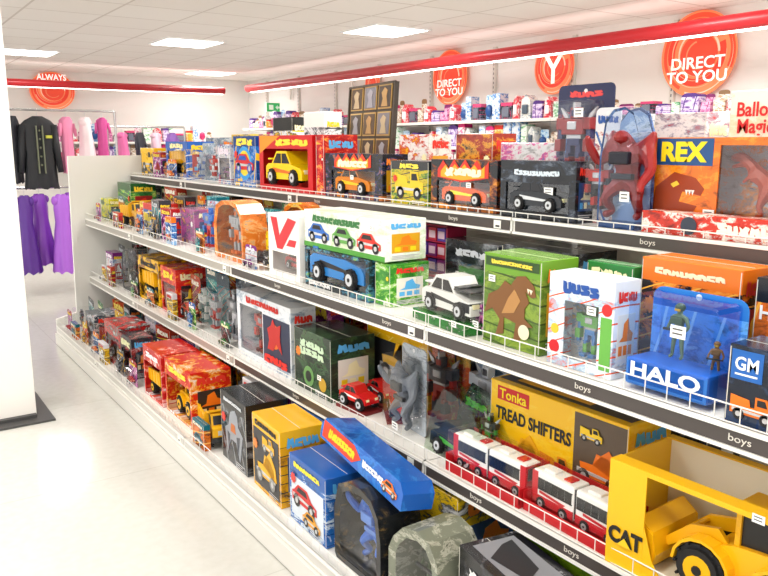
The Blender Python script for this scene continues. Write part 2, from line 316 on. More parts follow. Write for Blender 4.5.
# ---------------------------------------------------------------- packages (front = local -y, origin at front bottom centre)
PC=['#f4d020','#f4f4ee','#e03020','#f08020','#58b0e8','#f8f0c0']
def sideprint(o,w,h,d,extra=True):
    """printed title and picture block on the box side, burst badge and small print on the front"""
    rr=random.Random(int((w*7919+h*5471+d*3571)*1000)+len(o.name))
    if h<.12 or d<.07: return
    a=rr.choice(PC); x=w/2+.0012
    text(o,rr.choice(['ABCDE','FGHIJK','LMNO','PQRSTU']),d*.72,min(h*.14,d*.3),x,h*.84,a,d*.5,rotz=90)
    bm=NB(); y0,y1=d*.16,d*.84; z0,z1=h*.2,h*.66
    B(bm,x-.0012,x-.0002,y0,y1,z0,z1,0)
    for i in range(3):
        q=y0+(y1-y0)*(.1+.28*i); B(bm,x-.0004,x+.0004,q,q+(y1-y0)*.2,z0+(z1-z0)*.08,z0+(z1-z0)*.3,1+i%2)
    vs=[(y0+(y1-y0)*u,z0+(z1-z0)*v) for u,v in[(.1,.4),(.3,.5),(.35,.8),(.6,.92),(.7,.65),(.9,.55),(.85,.38)]]
    f=bm.faces.new([bm.verts.new((x+.0002,p,q)) for p,q in vs]); f.material_index=2
    for k in range(3): B(bm,x-.0004,x+.0002,y0,y1-(y1-y0)*.2*(k%2),h*.05+k*h*.035,h*.05+k*h*.035+.003,3)
    OBJ('side_print',bm,[mat(rr.choice(['#20242c','#e8e4d8','#2a4a80','#a82020','#d8a020']),.3),mat(rr.choice(PC),.3),mat(rr.choice(PC),.3),mat('#c8c8c8',.4)],o)
    if extra:
        bm=NB(); sx=rr.choice((-1,1))*w*.36; sz=h*rr.uniform(.56,.68); R=min(w,h)*.09; n=9
        bm.faces.new([bm.verts.new((sx+math.cos(k*math.pi/n)*R*(1 if k%2 else .72),-.0042,sz+math.sin(k*math.pi/n)*R*(1 if k%2 else .72))) for k in range(2*n)])
        for k in range(3): B(bm,w*.1,w*.42-w*.08*(k%2),-.0046,-.0038,h*.035+k*h*.03,h*.035+k*h*.03+.0022,1)
        OBJ('printed_badge',bm,[mat(rr.choice(PC),.3),mat('#dcdcdc',.4)],o)
        if rr.random()<.45: price(o,-sx*.6,h*rr.uniform(.25,.5),.032,.022,-.005)
def carton(x,y0,y1,z,h,d,m,label,cat='toy box',yaw=0,name='toy_box',tilt=0,group=None,plain=False):
    w=y1-y0; bm=NB(); B(bm,-w/2,w/2,0,d,0,h); bmesh.ops.bevel(bm,geom=bm.edges[:],offset=.002,segments=1,affect='EDGES')
    o=OBJ(name,bm,m); place(o,x,(y0+y1)/2,z,yaw,tilt); TOP(o,label,cat,group)
    bm=NB(); B(bm,-w/2+.004,w/2-.004,d*.45,d*.46,h-.0004,h+.0006); B(bm,-w/2+.002,-w/2+.004,-.0006,.0004,.006,h-.006); B(bm,w/2-.004,w/2-.002,-.0006,.0004,.006,h-.006)
    OBJ('box_flap',bm,mat('#d9d5c8',.5),o)
    sideprint(o,w,h,d,not plain)
    o['w']=w;o['h']=h;o['d']=d
    return o
def window_box(x,y0,y1,z,h,d,m,label,win,inner='#303238',cat='toy box',yaw=0,paint=None,name='window_box',opent=False,tint='#ffffff',pane=True):
    w=y1-y0; t=.004; bm=NB()
    X0,X1=-w/2+win[0]*w,-w/2+win[1]*w; Z0,Z1=win[2]*h,win[3]*h
    B(bm,-w/2,w/2,d-t,d,0,h); B(bm,-w/2,w/2,0,d-t,0,t)
    if not opent: B(bm,-w/2,w/2,0,d-t,h-t,h)
    else: B(bm,-w/2,w/2,0,d*.16,h-t,h); B(bm,-w/2,w/2,d*.9,d-t,h-t,h)
    B(bm,-w/2,-w/2+t,0,d-t,t,h-t)
    if win[1]<1: B(bm,w/2-t,w/2,0,d-t,t,h-t)
    if win[0]>0: B(bm,-w/2+t,X0,0,t,t,h-t)
    if win[1]<1: B(bm,X1,w/2-t,0,t,t,h-t)
    B(bm,X0,X1,0,t,t,max(Z0,t+.001))
    if win[3]<1: B(bm,X0,X1,0,t,Z1,h-t)
    o=OBJ(name,bm,m); place(o,x,(y0+y1)/2,z,yaw); TOP(o,label,cat)
    if pane: bm=NB(); B(bm,X0,X1,t*1.2,t*1.4,Z0,Z1); OBJ('clear_window',bm,clear(tint),o)
    bm=NB(); B(bm,-w/2+t*1.2,w/2-t*1.2,d-t*2.2,d-t*1.3,t,h-t*1.2); OBJ('backing_card',bm,inner if not isinstance(inner,str) else mat(inner,.5),o)
    if not opent: sideprint(o,w,h,d,False)
    o['w']=w;o['h']=h;o['d']=d
    return o
def arch(w,h,r,n=7,bottom=.01):
    r=min(r,w/2-.0005)
    pts=[(-w/2+bottom,0),(w/2-bottom,0),(w/2,bottom)]
    for i in range(n+1):
        a=i/n*math.pi/2; pts.append((w/2-r+math.cos(a)*r,h-r+math.sin(a)*r))
    for i in range(n+1):
        a=math.pi/2+i/n*math.pi/2; pts.append((-w/2+r+math.cos(a)*r,h-r+math.sin(a)*r))
    pts.append((-w/2,bottom)); return pts
def blister(x,y0,y1,z,h,d,m,label,bub=(.12,.88,.08,.7),cat='toy pack',yaw=0,tint='#ffffff',r=.02,tilt=0,name='blister_pack'):
    w=y1-y0; bm=NB(); PR(bm,arch(w,h,r),d-.003,d)
    o=OBJ(name,bm,m); place(o,x,(y0+y1)/2,z,yaw,tilt); TOP(o,label,cat)
    X0,X1=-w/2+bub[0]*w,-w/2+bub[1]*w; Z0,Z1=bub[2]*h,bub[3]*h
    bm=NB(); B(bm,X0,X1,.0,d-.003,Z0,Z1,0,min(.015,d*.3,(X1-X0)*.2)); OBJ('clear_bubble',bm,clear(tint),o,smooth=False)
    bm=NB(); C(bm,(0,d-.0034,h*.95),.008,.0012,'y',12); OBJ('hang_hole',bm,mat('#dddddd',.5),o)
    o['w']=w;o['h']=h;o['d']=d
    return o
def curved_pack(x,y0,y1,z,h,d,m,label,inner=None,cat='toy pack',yaw=0,tint='#ffffff',name='curved_toy_pack',rim=.9,lean=.12,solid=False):
    """asymmetric clamshell: printed back card and thin front rim joined by clear or printed sides"""
    w=y1-y0
    a=[(-.46,0),(.46,0),(.5,.05),(.49,.55),(.44,.8),(.3,.95),(.08,1.0),(-.2,.97+lean*.1),(-.4,.86+lean*.3),(-.5,.6),(-.5,.05)]
    a=[(p[0]*w,min(p[1],1)*h) for p in a]; b=[(p[0]*rim,h*(1-rim)*.55+p[1]*rim) for p in a]
    bm=NB(); PR(bm,a,d-.006,d)
    n=len(a); va=[bm.verts.new((p[0],0,p[1])) for p in a]; vb=[bm.verts.new((p[0],.004,p[1])) for p in b]
    for i in range(n):
        j=(i+1)%n; bm.faces.new((va[i],va[j],vb[j],vb[i]))
    B(bm,-.46*w,.46*w,0,d-.006,0,.02)
    if solid:
        vc=[bm.verts.new((p[0],d-.006,p[1])) for p in a]
        for i in range(n):
            j=(i+1)%n; bm.faces.new((va[j],va[i],vc[i],vc[j]))
    o=OBJ(name,bm,m); place(o,x,(y0+y1)/2,z,yaw); TOP(o,label,cat)
    bm=NB()
    if not solid:
        va=[bm.verts.new((p[0],0.001,p[1])) for p in a]; vc=[bm.verts.new((p[0],d-.006,p[1])) for p in a]
        for i in range(n):
            j=(i+1)%n; bm.faces.new((va[j],va[i],vc[i],vc[j]))
    bm.faces.new([bm.verts.new((p[0],.004,p[1])) for p in b])
    OBJ('clear_shell',bm,clear(tint,.03),o)
    bm=NB(); PR(bm,b,d-.012,d-.01); OBJ('backing_card',bm,inner or mat('#2b2d33',.5),o)
    o['w']=w;o['h']=h;o['d']=d
    return o

# ---------------------------------------------------------------- room
def structure(name,bm,m):
    o=OBJ(name,bm,m); o['kind']='structure'; return o
def floor_mat():
    m=bpy.data.materials.new('vinyl_floor'); m.use_nodes=True; nt=m.node_tree; N=nt.nodes.new; L=nt.links.new; b=nt.nodes['Principled BSDF']
    tc=N('ShaderNodeTexCoord'); n=N('ShaderNodeTexNoise'); n.inputs['Scale'].default_value=25; n.inputs['Detail'].default_value=5
    r=N('ShaderNodeValToRGB'); r.color_ramp.elements[0].position=.3; r.color_ramp.elements[0].color=lin('#c8c7c0'); r.color_ramp.elements[1].position=.65; r.color_ramp.elements[1].color=lin('#cecdc7')
    L(tc.outputs['Object'],n.inputs['Vector']); L(n.outputs[0],r.inputs[0])
    br=N('ShaderNodeTexBrick'); br.offset=0; br.inputs['Scale'].default_value=1; br.inputs['Brick Width'].default_value=1.2; br.inputs['Row Height'].default_value=1.2; br.inputs['Mortar Size'].default_value=.003
    br.inputs['Color1'].default_value=(1,1,1,1);br.inputs['Color2'].default_value=(.985,.985,.98,1);br.inputs['Mortar'].default_value=(.84,.84,.82,1)
    L(tc.outputs['Object'],br.inputs['Vector']); mx=N('ShaderNodeMixRGB'); mx.blend_type='MULTIPLY'; mx.inputs[0].default_value=1; L(r.outputs[0],mx.inputs[1]); L(br.outputs[0],mx.inputs[2]); L(mx.outputs[0],b.inputs['Base Color'])
    b.inputs['Roughness'].default_value=.14; return m
def ceil_mat():
    m=bpy.data.materials.new('ceiling_tiles'); m.use_nodes=True; nt=m.node_tree; N=nt.nodes.new; L=nt.links.new; b=nt.nodes['Principled BSDF']
    tc=N('ShaderNodeTexCoord'); br=N('ShaderNodeTexBrick'); br.offset=0; br.inputs['Scale'].default_value=1; br.inputs['Brick Width'].default_value=.65; br.inputs['Row Height'].default_value=.65; br.inputs['Mortar Size'].default_value=.012; br.inputs['Mortar Smooth'].default_value=.3
    br.inputs['Color1'].default_value=lin('#f6f2ee');br.inputs['Color2'].default_value=lin('#f2ede8');br.inputs['Mortar'].default_value=lin('#d8d1ca')
    L(tc.outputs['Object'],br.inputs['Vector']); L(br.outputs[0],b.inputs['Base Color']); b.inputs['Roughness'].default_value=.9; return m
XW,YF,H=6.05,13.1,2.7
bm=NB(); B(bm,-6,XW+.1,-4,YF+.1,-.05,0); structure('floor',bm,floor_mat())
bm=NB(); B(bm,-6,XW+.1,-4,YF+.1,H,H+.05); structure('ceiling',bm,ceil_mat())
wm=mat('#ece9e4',.7)
bm=NB(); B(bm,XW,XW+.1,-4,YF+.1,0,H); structure('wall_right',bm,wm)
bm=NB(); B(bm,-6,XW,YF,YF+.1,0,H); structure('wall_back',bm,wm)
bm=NB(); B(bm,-6,XW,YF-.03,YF,0,.12); structure('baseboard_back',bm,mat('#d9d4cc',.5))
for i in range(11):
    y=.8+i*1.15; bm=NB(); B(bm,XW-.04,XW,y-.02,y+.02,0,H-.05)
    for k in range(40): B(bm,XW-.041,XW-.039,y-.006,y+.006,.5+k*.05,.525+k*.05,1)
    o=OBJ('slotted_wall_post',bm,[mat('#d8d4cc',.4),mat('#6a6a6a',.6)]); TOP(o,'white slotted metal post fixed to the shop wall','wall post','wall shelving posts')
for i,(x,y) in enumerate([(4.5,6.5),(3.2,8.5),(1.9,10.5),(4.85,11.9),(0.3,1.2),(.3,4.0),(2.4,1.0),(2.3,3.6),(-1.4,2.6),(-1.4,6.0),(4.5,1.3),(4.5,3.2),(.2,7.0),(2.4,-1.2),(0.3,-1.6)]):
    bm=NB(); B(bm,-.33,.33,-.33,.33,-.012,0,0); B(bm,-.3,.3,-.3,.3,-.016,-.012,1)
    o=OBJ('ceiling_light',bm,[mat('#ffffff',.5),mat('#fffcf6',.5,0,6)]); o.location=(x,y,H); TOP(o,'square recessed fluorescent ceiling panel, switched on','ceiling light','ceiling light panels')
    ld=bpy.data.lights.new('panel_lamp','AREA'); ld.size=.58; ld.energy=26; ld.color=(1,.975,.935)
    lo=bpy.data.objects.new('panel_lamp',ld); COL.objects.link(lo); lo.parent=o; lo.location=(0,0,-.02)
bm=NB(); B(bm,-.2,.2,-.2,.2,0,H)
o=OBJ('support_column',bm,mat('#f1eee8',.5),bev=.004); o.location=(.54,4.9,0); TOP(o,'square white painted support column standing on the shop floor','column')
bm=NB(); B(bm,-.3,.3,-.3,.3,0,.012); B(bm,-.215,.215,-.215,.215,.012,.03)
OBJ('base_plate',bm,mat('#4a4a4a',.5,.3),o,(-.02,-.02,0),label='dark grey metal base plate')
bm=NB(); B(bm,-.15,.15,-.02,.02,-.08,.08,0,.005); B(bm,-.14,.14,-.022,-.02,-.07,.07,1); B(bm,-.1,-.02,-.024,-.022,-.04,.04,0); PR(bm,[(.02,0),(.06,.04),(.06,.015),(.11,.015),(.11,-.015),(.06,-.015),(.06,-.04)],-.024,-.022,0)
o=OBJ('exit_sign',bm,[mat('#e8f4ea',.4),mat('#1f9a50',.4,0,.4)]); o.location=(XW-.1,11.9,2.19); TOP(o,'small green and white emergency exit sign mounted near the wall','exit sign')

def valance(y_or_x,a,b,axis,label,zr=2.45):
    bm=NB(); R=.056 if axis=='y' else .05
    if axis=='y': TUBE(bm,(0,a,0),(0,b,0),R,0,20)
    else: TUBE(bm,(a,0,0),(b,0,0),R,0,20)
    o=OBJ('light_valance_tube',bm,mat('#c2242c',.35))
    for p in o.data.polygons: p.use_smooth=True
    o.location=(y_or_x,0,zr) if axis=='y' else (0,y_or_x,zr); TOP(o,label,'lighting rail')
    bm=NB()
    if axis=='y': B(bm,.04,.1,a,b,-.06,-.04)
    else: B(bm,a,b,.04,.1,-.055,-.04)
    OBJ('fluorescent_strip',bm,mat('#fff6ee',.5,0,5),o,label='lit white fluorescent strip')
    k=a+.5
    while k<b:
        bm=NB()
        if axis=='y': B(bm,.0,.72,k-.012,k+.012,.03,.06); B(bm,.69,.72,k-.02,k+.02,-.15,.1)
        else: B(bm,k-.012,k+.012,0,1.46,.03,.06)
        OBJ('wall_bracket',bm,mat('#e8e4dc',.4),o,label='white metal wall bracket'); k+=1.9
valance(5.3,-.5,11.5,'y','long round red lighting rail mounted in front of the wall signs')
valance(11.62,-.6,4.95,'x','round red lighting rail running along the end wall',2.41)

def sign(loc,r,rz,kind):
    bm=NB(); C(bm,(0,0,0),r,.004,'y',48)
    o=OBJ('round_wall_sign',bm,mat('#ff8a58',.5,0,.2)); o.location=loc; o.rotation_euler=(0,0,rz)
    TOP(o,'round orange and red promotional sign with white lettering on the wall' if kind else 'round orange and red swirl sign on the wall','wall sign')
    for i,(q0,q1,c,ox,oz,a0,a1) in enumerate([(.84,.97,'#f4502f',0,0,-.4,4.2),(.6,.8,'#ef4029',-.03,.03,.8,6.6),(.5,.56,'#ffd8bc',.02,.02,0,5.0),(.64,.68,'#ffb890',-.03,.03,1.5,5.4),(.9,.94,'#ffd4b8',0,0,4.4,7.2),(.75,.78,'#ffc4a0',.0,-.02,3.4,6.4),(0,.5,'#f24c30',.03,-.03,0,6.2832),(.3,.34,'#ff9468',.03,-.03,1.8,5.6)]):
        bm=NB(); n=40; in_=[];out=[]
        for k in range(n+1):
            t=a0+(a1-a0)*k/n; qq=q1*(1-.05*k/n)
            out.append(((ox+math.cos(t)*qq)*r,(oz+math.sin(t)*qq)*r)); in_.append(((ox+math.cos(t)*q0)*r,(oz+math.sin(t)*q0)*r))
        y=-.003-.0007*i
        if q0==0: bm.faces.new([bm.verts.new((x,y,z)) for x,z in out[:-1]])
        else:
            A=[bm.verts.new((x,y,z)) for x,z in out]; I=[bm.verts.new((x,y,z)) for x,z in in_]
            for k in range(n): bm.faces.new((A[k],A[k+1],I[k+1],I[k]))
        OBJ('printed_ring',bm,mat(c,.5,0,.15),o)
    if kind=='DIRECT\nTO YOU': text(o,kind,r*1.6,r*.6,0,-r*.36,'#fff8f0',-.011,em=.5)
    elif kind=='ALWAYS': text(o,kind,r*1.3,r*.32,-r*.0,r*.72,'#fff8f0',-.011,em=.6)
    elif kind=='Y': text(o,kind,r*.9,r*1.0,0,-r*.1,'#fff8f0',-.011,em=.5)
    return o
R9=-math.pi/2
sign((XW-.06,4.0,2.34),.355,R9,'DIRECT\nTO YOU')
sign((XW-.06,7.3,2.37),.32,R9,'DIRECT\nTO YOU')
sign((XW-.06,5.63,2.36),.27,R9,'Y')
sign((XW-.06,8.96,2.4),.18,R9,'')
sign((2.69,YF-.06,2.4),.29,0,'ALWAYS').scale=(1.15,1,1)

# ---------------------------------------------------------------- perimeter shelving + stock
def shelf_board(x0,x1,y0,y1,z,lab):
    bm=NB(); B(bm,x0,x1,y0,y1,z-.03,z); o=OBJ('wall_shelf',bm,mat('#efece6',.4)); TOP(o,lab,'shelf','wall shelves'); return o
pal=[('#f0e8e8','#e890b0','#d02870'),('#d8e0e8','#6a9cd0','#2a5ab0'),('#e8b0cc','#c04a90','#7a2060'),('#e8e8e4','#9aa8b4','#4a5a6a'),('#f4e0a0','#f0a030','#c83020'),('#c8e0f0','#5090d0','#1a4a8a'),('#e0d0e8','#9070b8','#503080'),('#e8f0e8','#70b880','#207a50'),('#ece4d8','#c8a888','#806040'),('#d83848','#f0d0d0','#ffffff'),('#202430','#6a7080','#d04070'),('#f4f2f0','#e8c8d8','#c02860')]
SM={}
def stock_mesh(k):
    if k in SM: return SM[k]
    rr=random.Random(k); p=pal[k%12]; w=.07+.11*rr.random(); h=.13+.15*rr.random(); d=.12
    bm=NB(); q=k%6
    if q==0: PR(bm,arch(w,h,w*.35),0,d)
    elif q==1: B(bm,-w/2,w/2,0,d,0,h)
    elif q==2: B(bm,-w/2,w/2,0,d,0,h*.55); PR(bm,arch(w,h,.03),d*.5,d*.55)
    elif q==3: PR(bm,[(-w/2,0),(w/2,0),(w*.4,h*.8),(0,h),(-w*.4,h*.8)],0,d); B(bm,-w*.25,w*.25,-.02,0,h*.2,h*.6,1,.01)
    elif q==4: B(bm,-w/2,w/2,0,d,0,h*.9); B(bm,-w*.3,w*.3,-.02,0,h*.12,h*.65,1,.01)
    else: PR(bm,arch(w,h*1.1,.02),d*.5,d*.53); S(bm,(0,d*.3,h*.4),(w*.38,d*.25,h*.28),1,10)
    me=bpy.data.meshes.new('toy_box'); bm.to_mesh(me); bm.free(); me.materials.append(art(*p,sc=18,seed=k,head=p[2] if k%2==0 else None,soft=True)); me.materials.append(mat(p[2] if k%2 else p[1],.3)); SM[k]=(me,w); return SM[k]
def stock_row(z,a,b,fixed,axis,grp,zs=1):
    t=a
    while t<b:
        me,w=stock_mesh(random.randrange(48)); o=bpy.data.objects.new('stocked_toy_box',me); COL.objects.link(o)
        if axis=='y': o.location=(fixed,t+w/2,z); o.rotation_euler=(0,0,R9)
        else: o.location=(t+w/2,fixed,z)
        o.scale=(1,1,zs)
        TOP(o,'small colourful boxed toy on the bright wall shelving','toy box',grp); t+=w+.008+random.random()*.02
for z in(1.28,1.56,1.84):
    shelf_board(5.55,XW-.045,1.2,12.3,z,'long white wall shelf stocked with small toy boxes')
stock_row(1.28,5.4,12.1,5.6,'y','boxes on the lower wall shelf')
stock_row(1.56,2.2,12.1,5.6,'y','boxes on the middle wall shelf',.95)
stock_row(1.84,5.0,12.1,5.62,'y','boxes on the upper wall shelf')
stock_row(1.84,1.8,4.9,5.62,'y','boxes on the upper wall shelf',.62)
for z in(1.3,1.62):
    shelf_board(2.5,5.2,12.5,YF-.03,z,'white shelf on the end wall holding small toys')
    stock_row(z,2.6,5.1,12.55,'x','boxes on the end wall shelves')

def rail(x0,x1,y,lower=True,top=1.95):
    bm=NB()
    for x in(x0,x1):
        TUBE(bm,(x,y,0),(x,y,top),.014); TUBE(bm,(x,y-.25,.02),(x,y+.25,.02),.016)
    TUBE(bm,(x0,y,top),(x1,y,top),.014)
    if lower: TUBE(bm,(x0,y,1.12),(x1,y,1.12),.012)
    o=OBJ('clothes_rail',bm,mat('#c9c9c9',.25,.8)); TOP(o,'chrome rail holding dressing-up clothes','clothes rail')
rail(1.28,2.5,9.0); rail(2.62,3.6,9.8,False,1.8)
def garment(x,y,ztop,w,h,c,kind,label,c2=None,rz=None):
    bm=NB(); n=28; rows=[]
    prof={'jacket':[(0,.28),(.06,.75),(.12,1),(.5,.86),(.8,.9),(1,.95)],'dress':[(0,.4),(.05,.72),(.2,.74),(.36,.62),(.5,.8),(.7,.98),(.85,1.06),(1,1.12)],'top':[(0,.3),(.07,.9),(.3,.7),(1,.75)]}[kind]
    for t,f in prof:
        ring=[]
        for i in range(n):
            a=i/n*math.tau; wob=1+.2*math.sin(a*9+x*19)*max(0,t-.15)+.06*math.sin(a*5+t*7+x*13)
            ring.append(bm.verts.new((math.cos(a)*w/2*f*wob,math.sin(a)*(.05+.07*t*(kind=='dress'))*wob,-t*h+.02*h*math.sin(a*7+x*5)*(t==1))))
        rows.append(ring)
    for r0,r1 in zip(rows,rows[1:]):
        for i in range(n): bm.faces.new((r0[i],r0[(i+1)%n],r1[(i+1)%n],r1[i]))
    bmesh.ops.recalc_face_normals(bm,faces=bm.faces)
    o=OBJ(kind if kind!='top' else 'top_garment',bm,mat(c,.3 if kind=='dress' else .6),smooth=True); o.location=(x,y,ztop); o.rotation_euler=(0,0,random.uniform(-.3,.8) if rz is None else rz); TOP(o,label,'clothing')
    for s in(-1,1):
        bm=NB()
        if kind=='dress': S(bm,(s*w*.33,0,-h*.08),(w*.13,.05,h*.06),0,12)
        else: TUBE(bm,(s*w*.44,0,-h*.12),(s*w*.58,-.02,-h*(.78 if kind=='jacket' else .35)),w*.13,0,10,w*.09)
        OBJ('sleeve',bm,mat(c2 or c,.6),o,smooth=True)
    bm=NB(); TUBE(bm,(0,0,.05),(0,0,-.02),.004); TUBE(bm,(-w*.25,0,-.04),(0,0,0),.005); TUBE(bm,(w*.25,0,-.04),(0,0,0),.005)
    OBJ('clothes_hanger',bm,mat('#dddddd',.3),o)
    return o
g=garment(1.66,8.9,1.88,.34,.76,'#1f2126','jacket','black dressing-up jacket with yellow trim hanging on the rail',rz=0)
bm=NB()
for s in(-1,1): B(bm,s*.03-.005,s*.03+.005,-.09,-.05,-.6,-.1,0)
for k in range(5): S(bm,(0.0,-.07,-.15-k*.09),.012,0,8)
B(bm,.06,.12,-.09,-.05,-.23,-.2,1)
OBJ('trim',bm,[mat('#7a7e68',.6),mat('#c8c848',.6)],g)
garment(1.42,8.95,1.88,.18,.7,'#2a2c34','jacket','dark dressing-up jacket beside the black jacket on the rail')
for i,(x,y,w_,h_,c,lab) in enumerate([(1.44,8.74,.2,.82,'#5a2c90','deep purple satin dress bunched on the lower rail'),(1.62,8.92,.24,.76,'#8a44bc','purple satin dress bunched on the lower rail'),(1.8,8.72,.22,.84,'#b46ae0','bright lilac satin dress bunched on the lower rail'),(1.95,8.98,.2,.72,'#9a4cc8','violet satin dress bunched on the lower rail'),(2.1,8.76,.18,.7,'#dccaf0','pale lilac dress on the lower rail'),(2.22,9.0,.14,.66,'#e070b0','pink dress on the lower rail'),(2.38,8.85,.16,.6,'#d0364c','red dressing-up dress on the lower rail')]):
    garment(x,y,1.06,w_,h_,c,'dress',lab)
garment(1.96,8.95,1.88,.18,.6,'#e88ab0','top','pink dressing-up top hanging on the rail')
garment(2.16,8.95,1.88,.16,.72,'#f4e0e4','dress','pale pink dressing-up dress hanging on the rail')
garment(2.34,8.95,1.88,.14,.5,'#c84a90','top','magenta dressing-up top hanging on the rail')
for i,(x,c,k_) in enumerate([(2.78,'#e070a8','dress'),(3.0,'#30303a','top'),(3.2,'#f0c8d8','dress'),(3.42,'#8a60b0','top')]):
    garment(x,9.75,1.73,.15,.5+.1*(i%2),c,k_,'small costume garment on the low clothes rail')

# ---------------------------------------------------------------- gondola
YE=6.42; XB=2.2
cream=mat('#f2ecdc',.45); wmet=mat('#f2f0ea',.35)
gon=bpy.data.objects.new('shelving_unit',None); COL.objects.link(gon); gon.location=(1.8,3,0); TOP(gon,'long white metal shop shelving unit with four stepped shelves of toys','shelving unit')
def G(name,bm,m,label=None,parent=None):
    bmesh.ops.translate(bm,verts=bm.verts,vec=(-1.8,-3,0))
    return OBJ(name,bm,m,parent or gon,label=label)
Y0=-.6
bm=NB(); B(bm,XB,XB+.03,Y0,YE,.0,1.44)
G('back_panel',bm,cream,'cream metal back panel')
bm=NB(); PR(bm,[(1.22,0),(2.62,0),(2.62,1.5),(1.4,1.5),(1.38,.24),(1.22,.2)],YE,YE+.035)
for k in range(9): B(bm,1.42,1.44,YE-.003,YE,.3+k*.13,.33+k*.13)
G('end_panel',bm,wmet,'plain white end panel')
bm=NB(); B(bm,1.22,2.7,Y0,YE,.0,.1); B(bm,1.2,1.225,Y0,YE,.005,.09)
G('plinth',bm,mat('#e4e1da',.4),'white kick plinth')
JN=[6.42,5.15,3.52,1.93,.35,Y0]
for y in JN[1:-1]:
    bm=NB(); B(bm,XB-.03,XB,y-.02,y+.02,.15,1.5)
    for k in range(26): B(bm,XB-.032,XB-.029,y-.005,y+.005,.2+k*.05,.225+k*.05,1)
    G('upright',bm,[wmet,mat('#3a3a3a',.6)])
SH=[(1.22,.15,'base'),(1.5,.53,'s3'),(1.5,1.0,'s2'),(1.88,1.34,'top')]
BOYS={'top':[3.3,2.25,1.37],'s2':[3.0,2.15,1.26,.83],'s3':[2.85,2.2,1.66,1.27,.9],'base':[]}
dark=mat('#4a4340',.35); grey=mat('#d4d1ca',.4); mid=mat('#aaa59c',.4)
for (D,z,nm) in SH:
    for i in range(len(JN)-1):
        ya,yb=JN[i+1]+.004,JN[i]-.004
        bm=NB(); B(bm,D+.01,XB-.03,ya,yb,z-.025,z); B(bm,D,D+.012,ya,yb,z-.052,z+.004)
        B(bm,D-.008,D+.01,ya,yb,z-.006,z+.004); B(bm,D-.008,D+.01,ya,yb,z-.052,z-.043)
        sh=G('shelf',bm,wmet)
        if nm!='base':
            bm=NB()
            for q in(ya+.012,yb-.012):
                vs=[(D+.05,q,z-.03),(XB-.03,q,z-.03),(XB-.03,q,z-.11)]
                f0=[bm.verts.new((a,b-.003,c)) for a,b,c in vs]; f1=[bm.verts.new((a,b+.003,c)) for a,b,c in vs]
                bm.faces.new(f0); bm.faces.new(f1[::-1])
                for k in range(3): bm.faces.new((f0[k],f1[k],f1[(k+1)%3],f0[(k+1)%3]))
            bmesh.ops.recalc_face_normals(bm,faces=bm.faces)
            bb=G('shelf_bracket',bm,wmet,parent=sh)
        isd=(nm=='top') or (i>=2)
        bm=NB(); B(bm,D-.004,D,ya+.01,yb-.01,z-.042,z-.007)
        G('price_strip',bm,(dark if isd else mid) if nm!='base' else grey,'dark grey price strip' if isd else 'grey price strip',parent=sh)
        yy=ya+.07; bm=NB(); B(bm,D-.006,D-.004,yy-.018,yy+.018,z-.04,z-.011,0); B(bm,D-.0065,D-.006,yy-.012,yy+.008,z-.035,z-.028,1)
        G('price_ticket',bm,[mat('#f8f8f0',.5),mat('#333333',.5)],parent=sh)
        for fy in BOYS[nm]:
            if ya<fy<yb:
                t=text(sh,'boys',.052,.021,0,0,'#e0dad0',off=.0); t.rotation_euler=(math.pi/2,0,R9); t.location=(D-.0055-1.8,fy-3,z-.025)
        bm=NB(); hh=.046 if nm!='top' else .022
        for zz in ((.006,hh) if nm!='top' else (hh,)): TUBE(bm,(D+.004,ya,z+zz),(D+.004,yb,z+zz),.002,0,6)
        nn=int((yb-ya)/.06)
        for k in range(nn+1):
            q=ya+.003+(yb-ya-.006)*k/nn; B(bm,D+.003,D+.005,q-.0011,q+.0011,z+.002,z+hh)
        G('wire_guard',bm,mat('#e8e6e0',.3),'white wire shelf guard',parent=sh)
bm=NB(); B(bm,XB+.03,2.66,Y0,YE,1.315,1.34); G('shelf',bm,wmet)

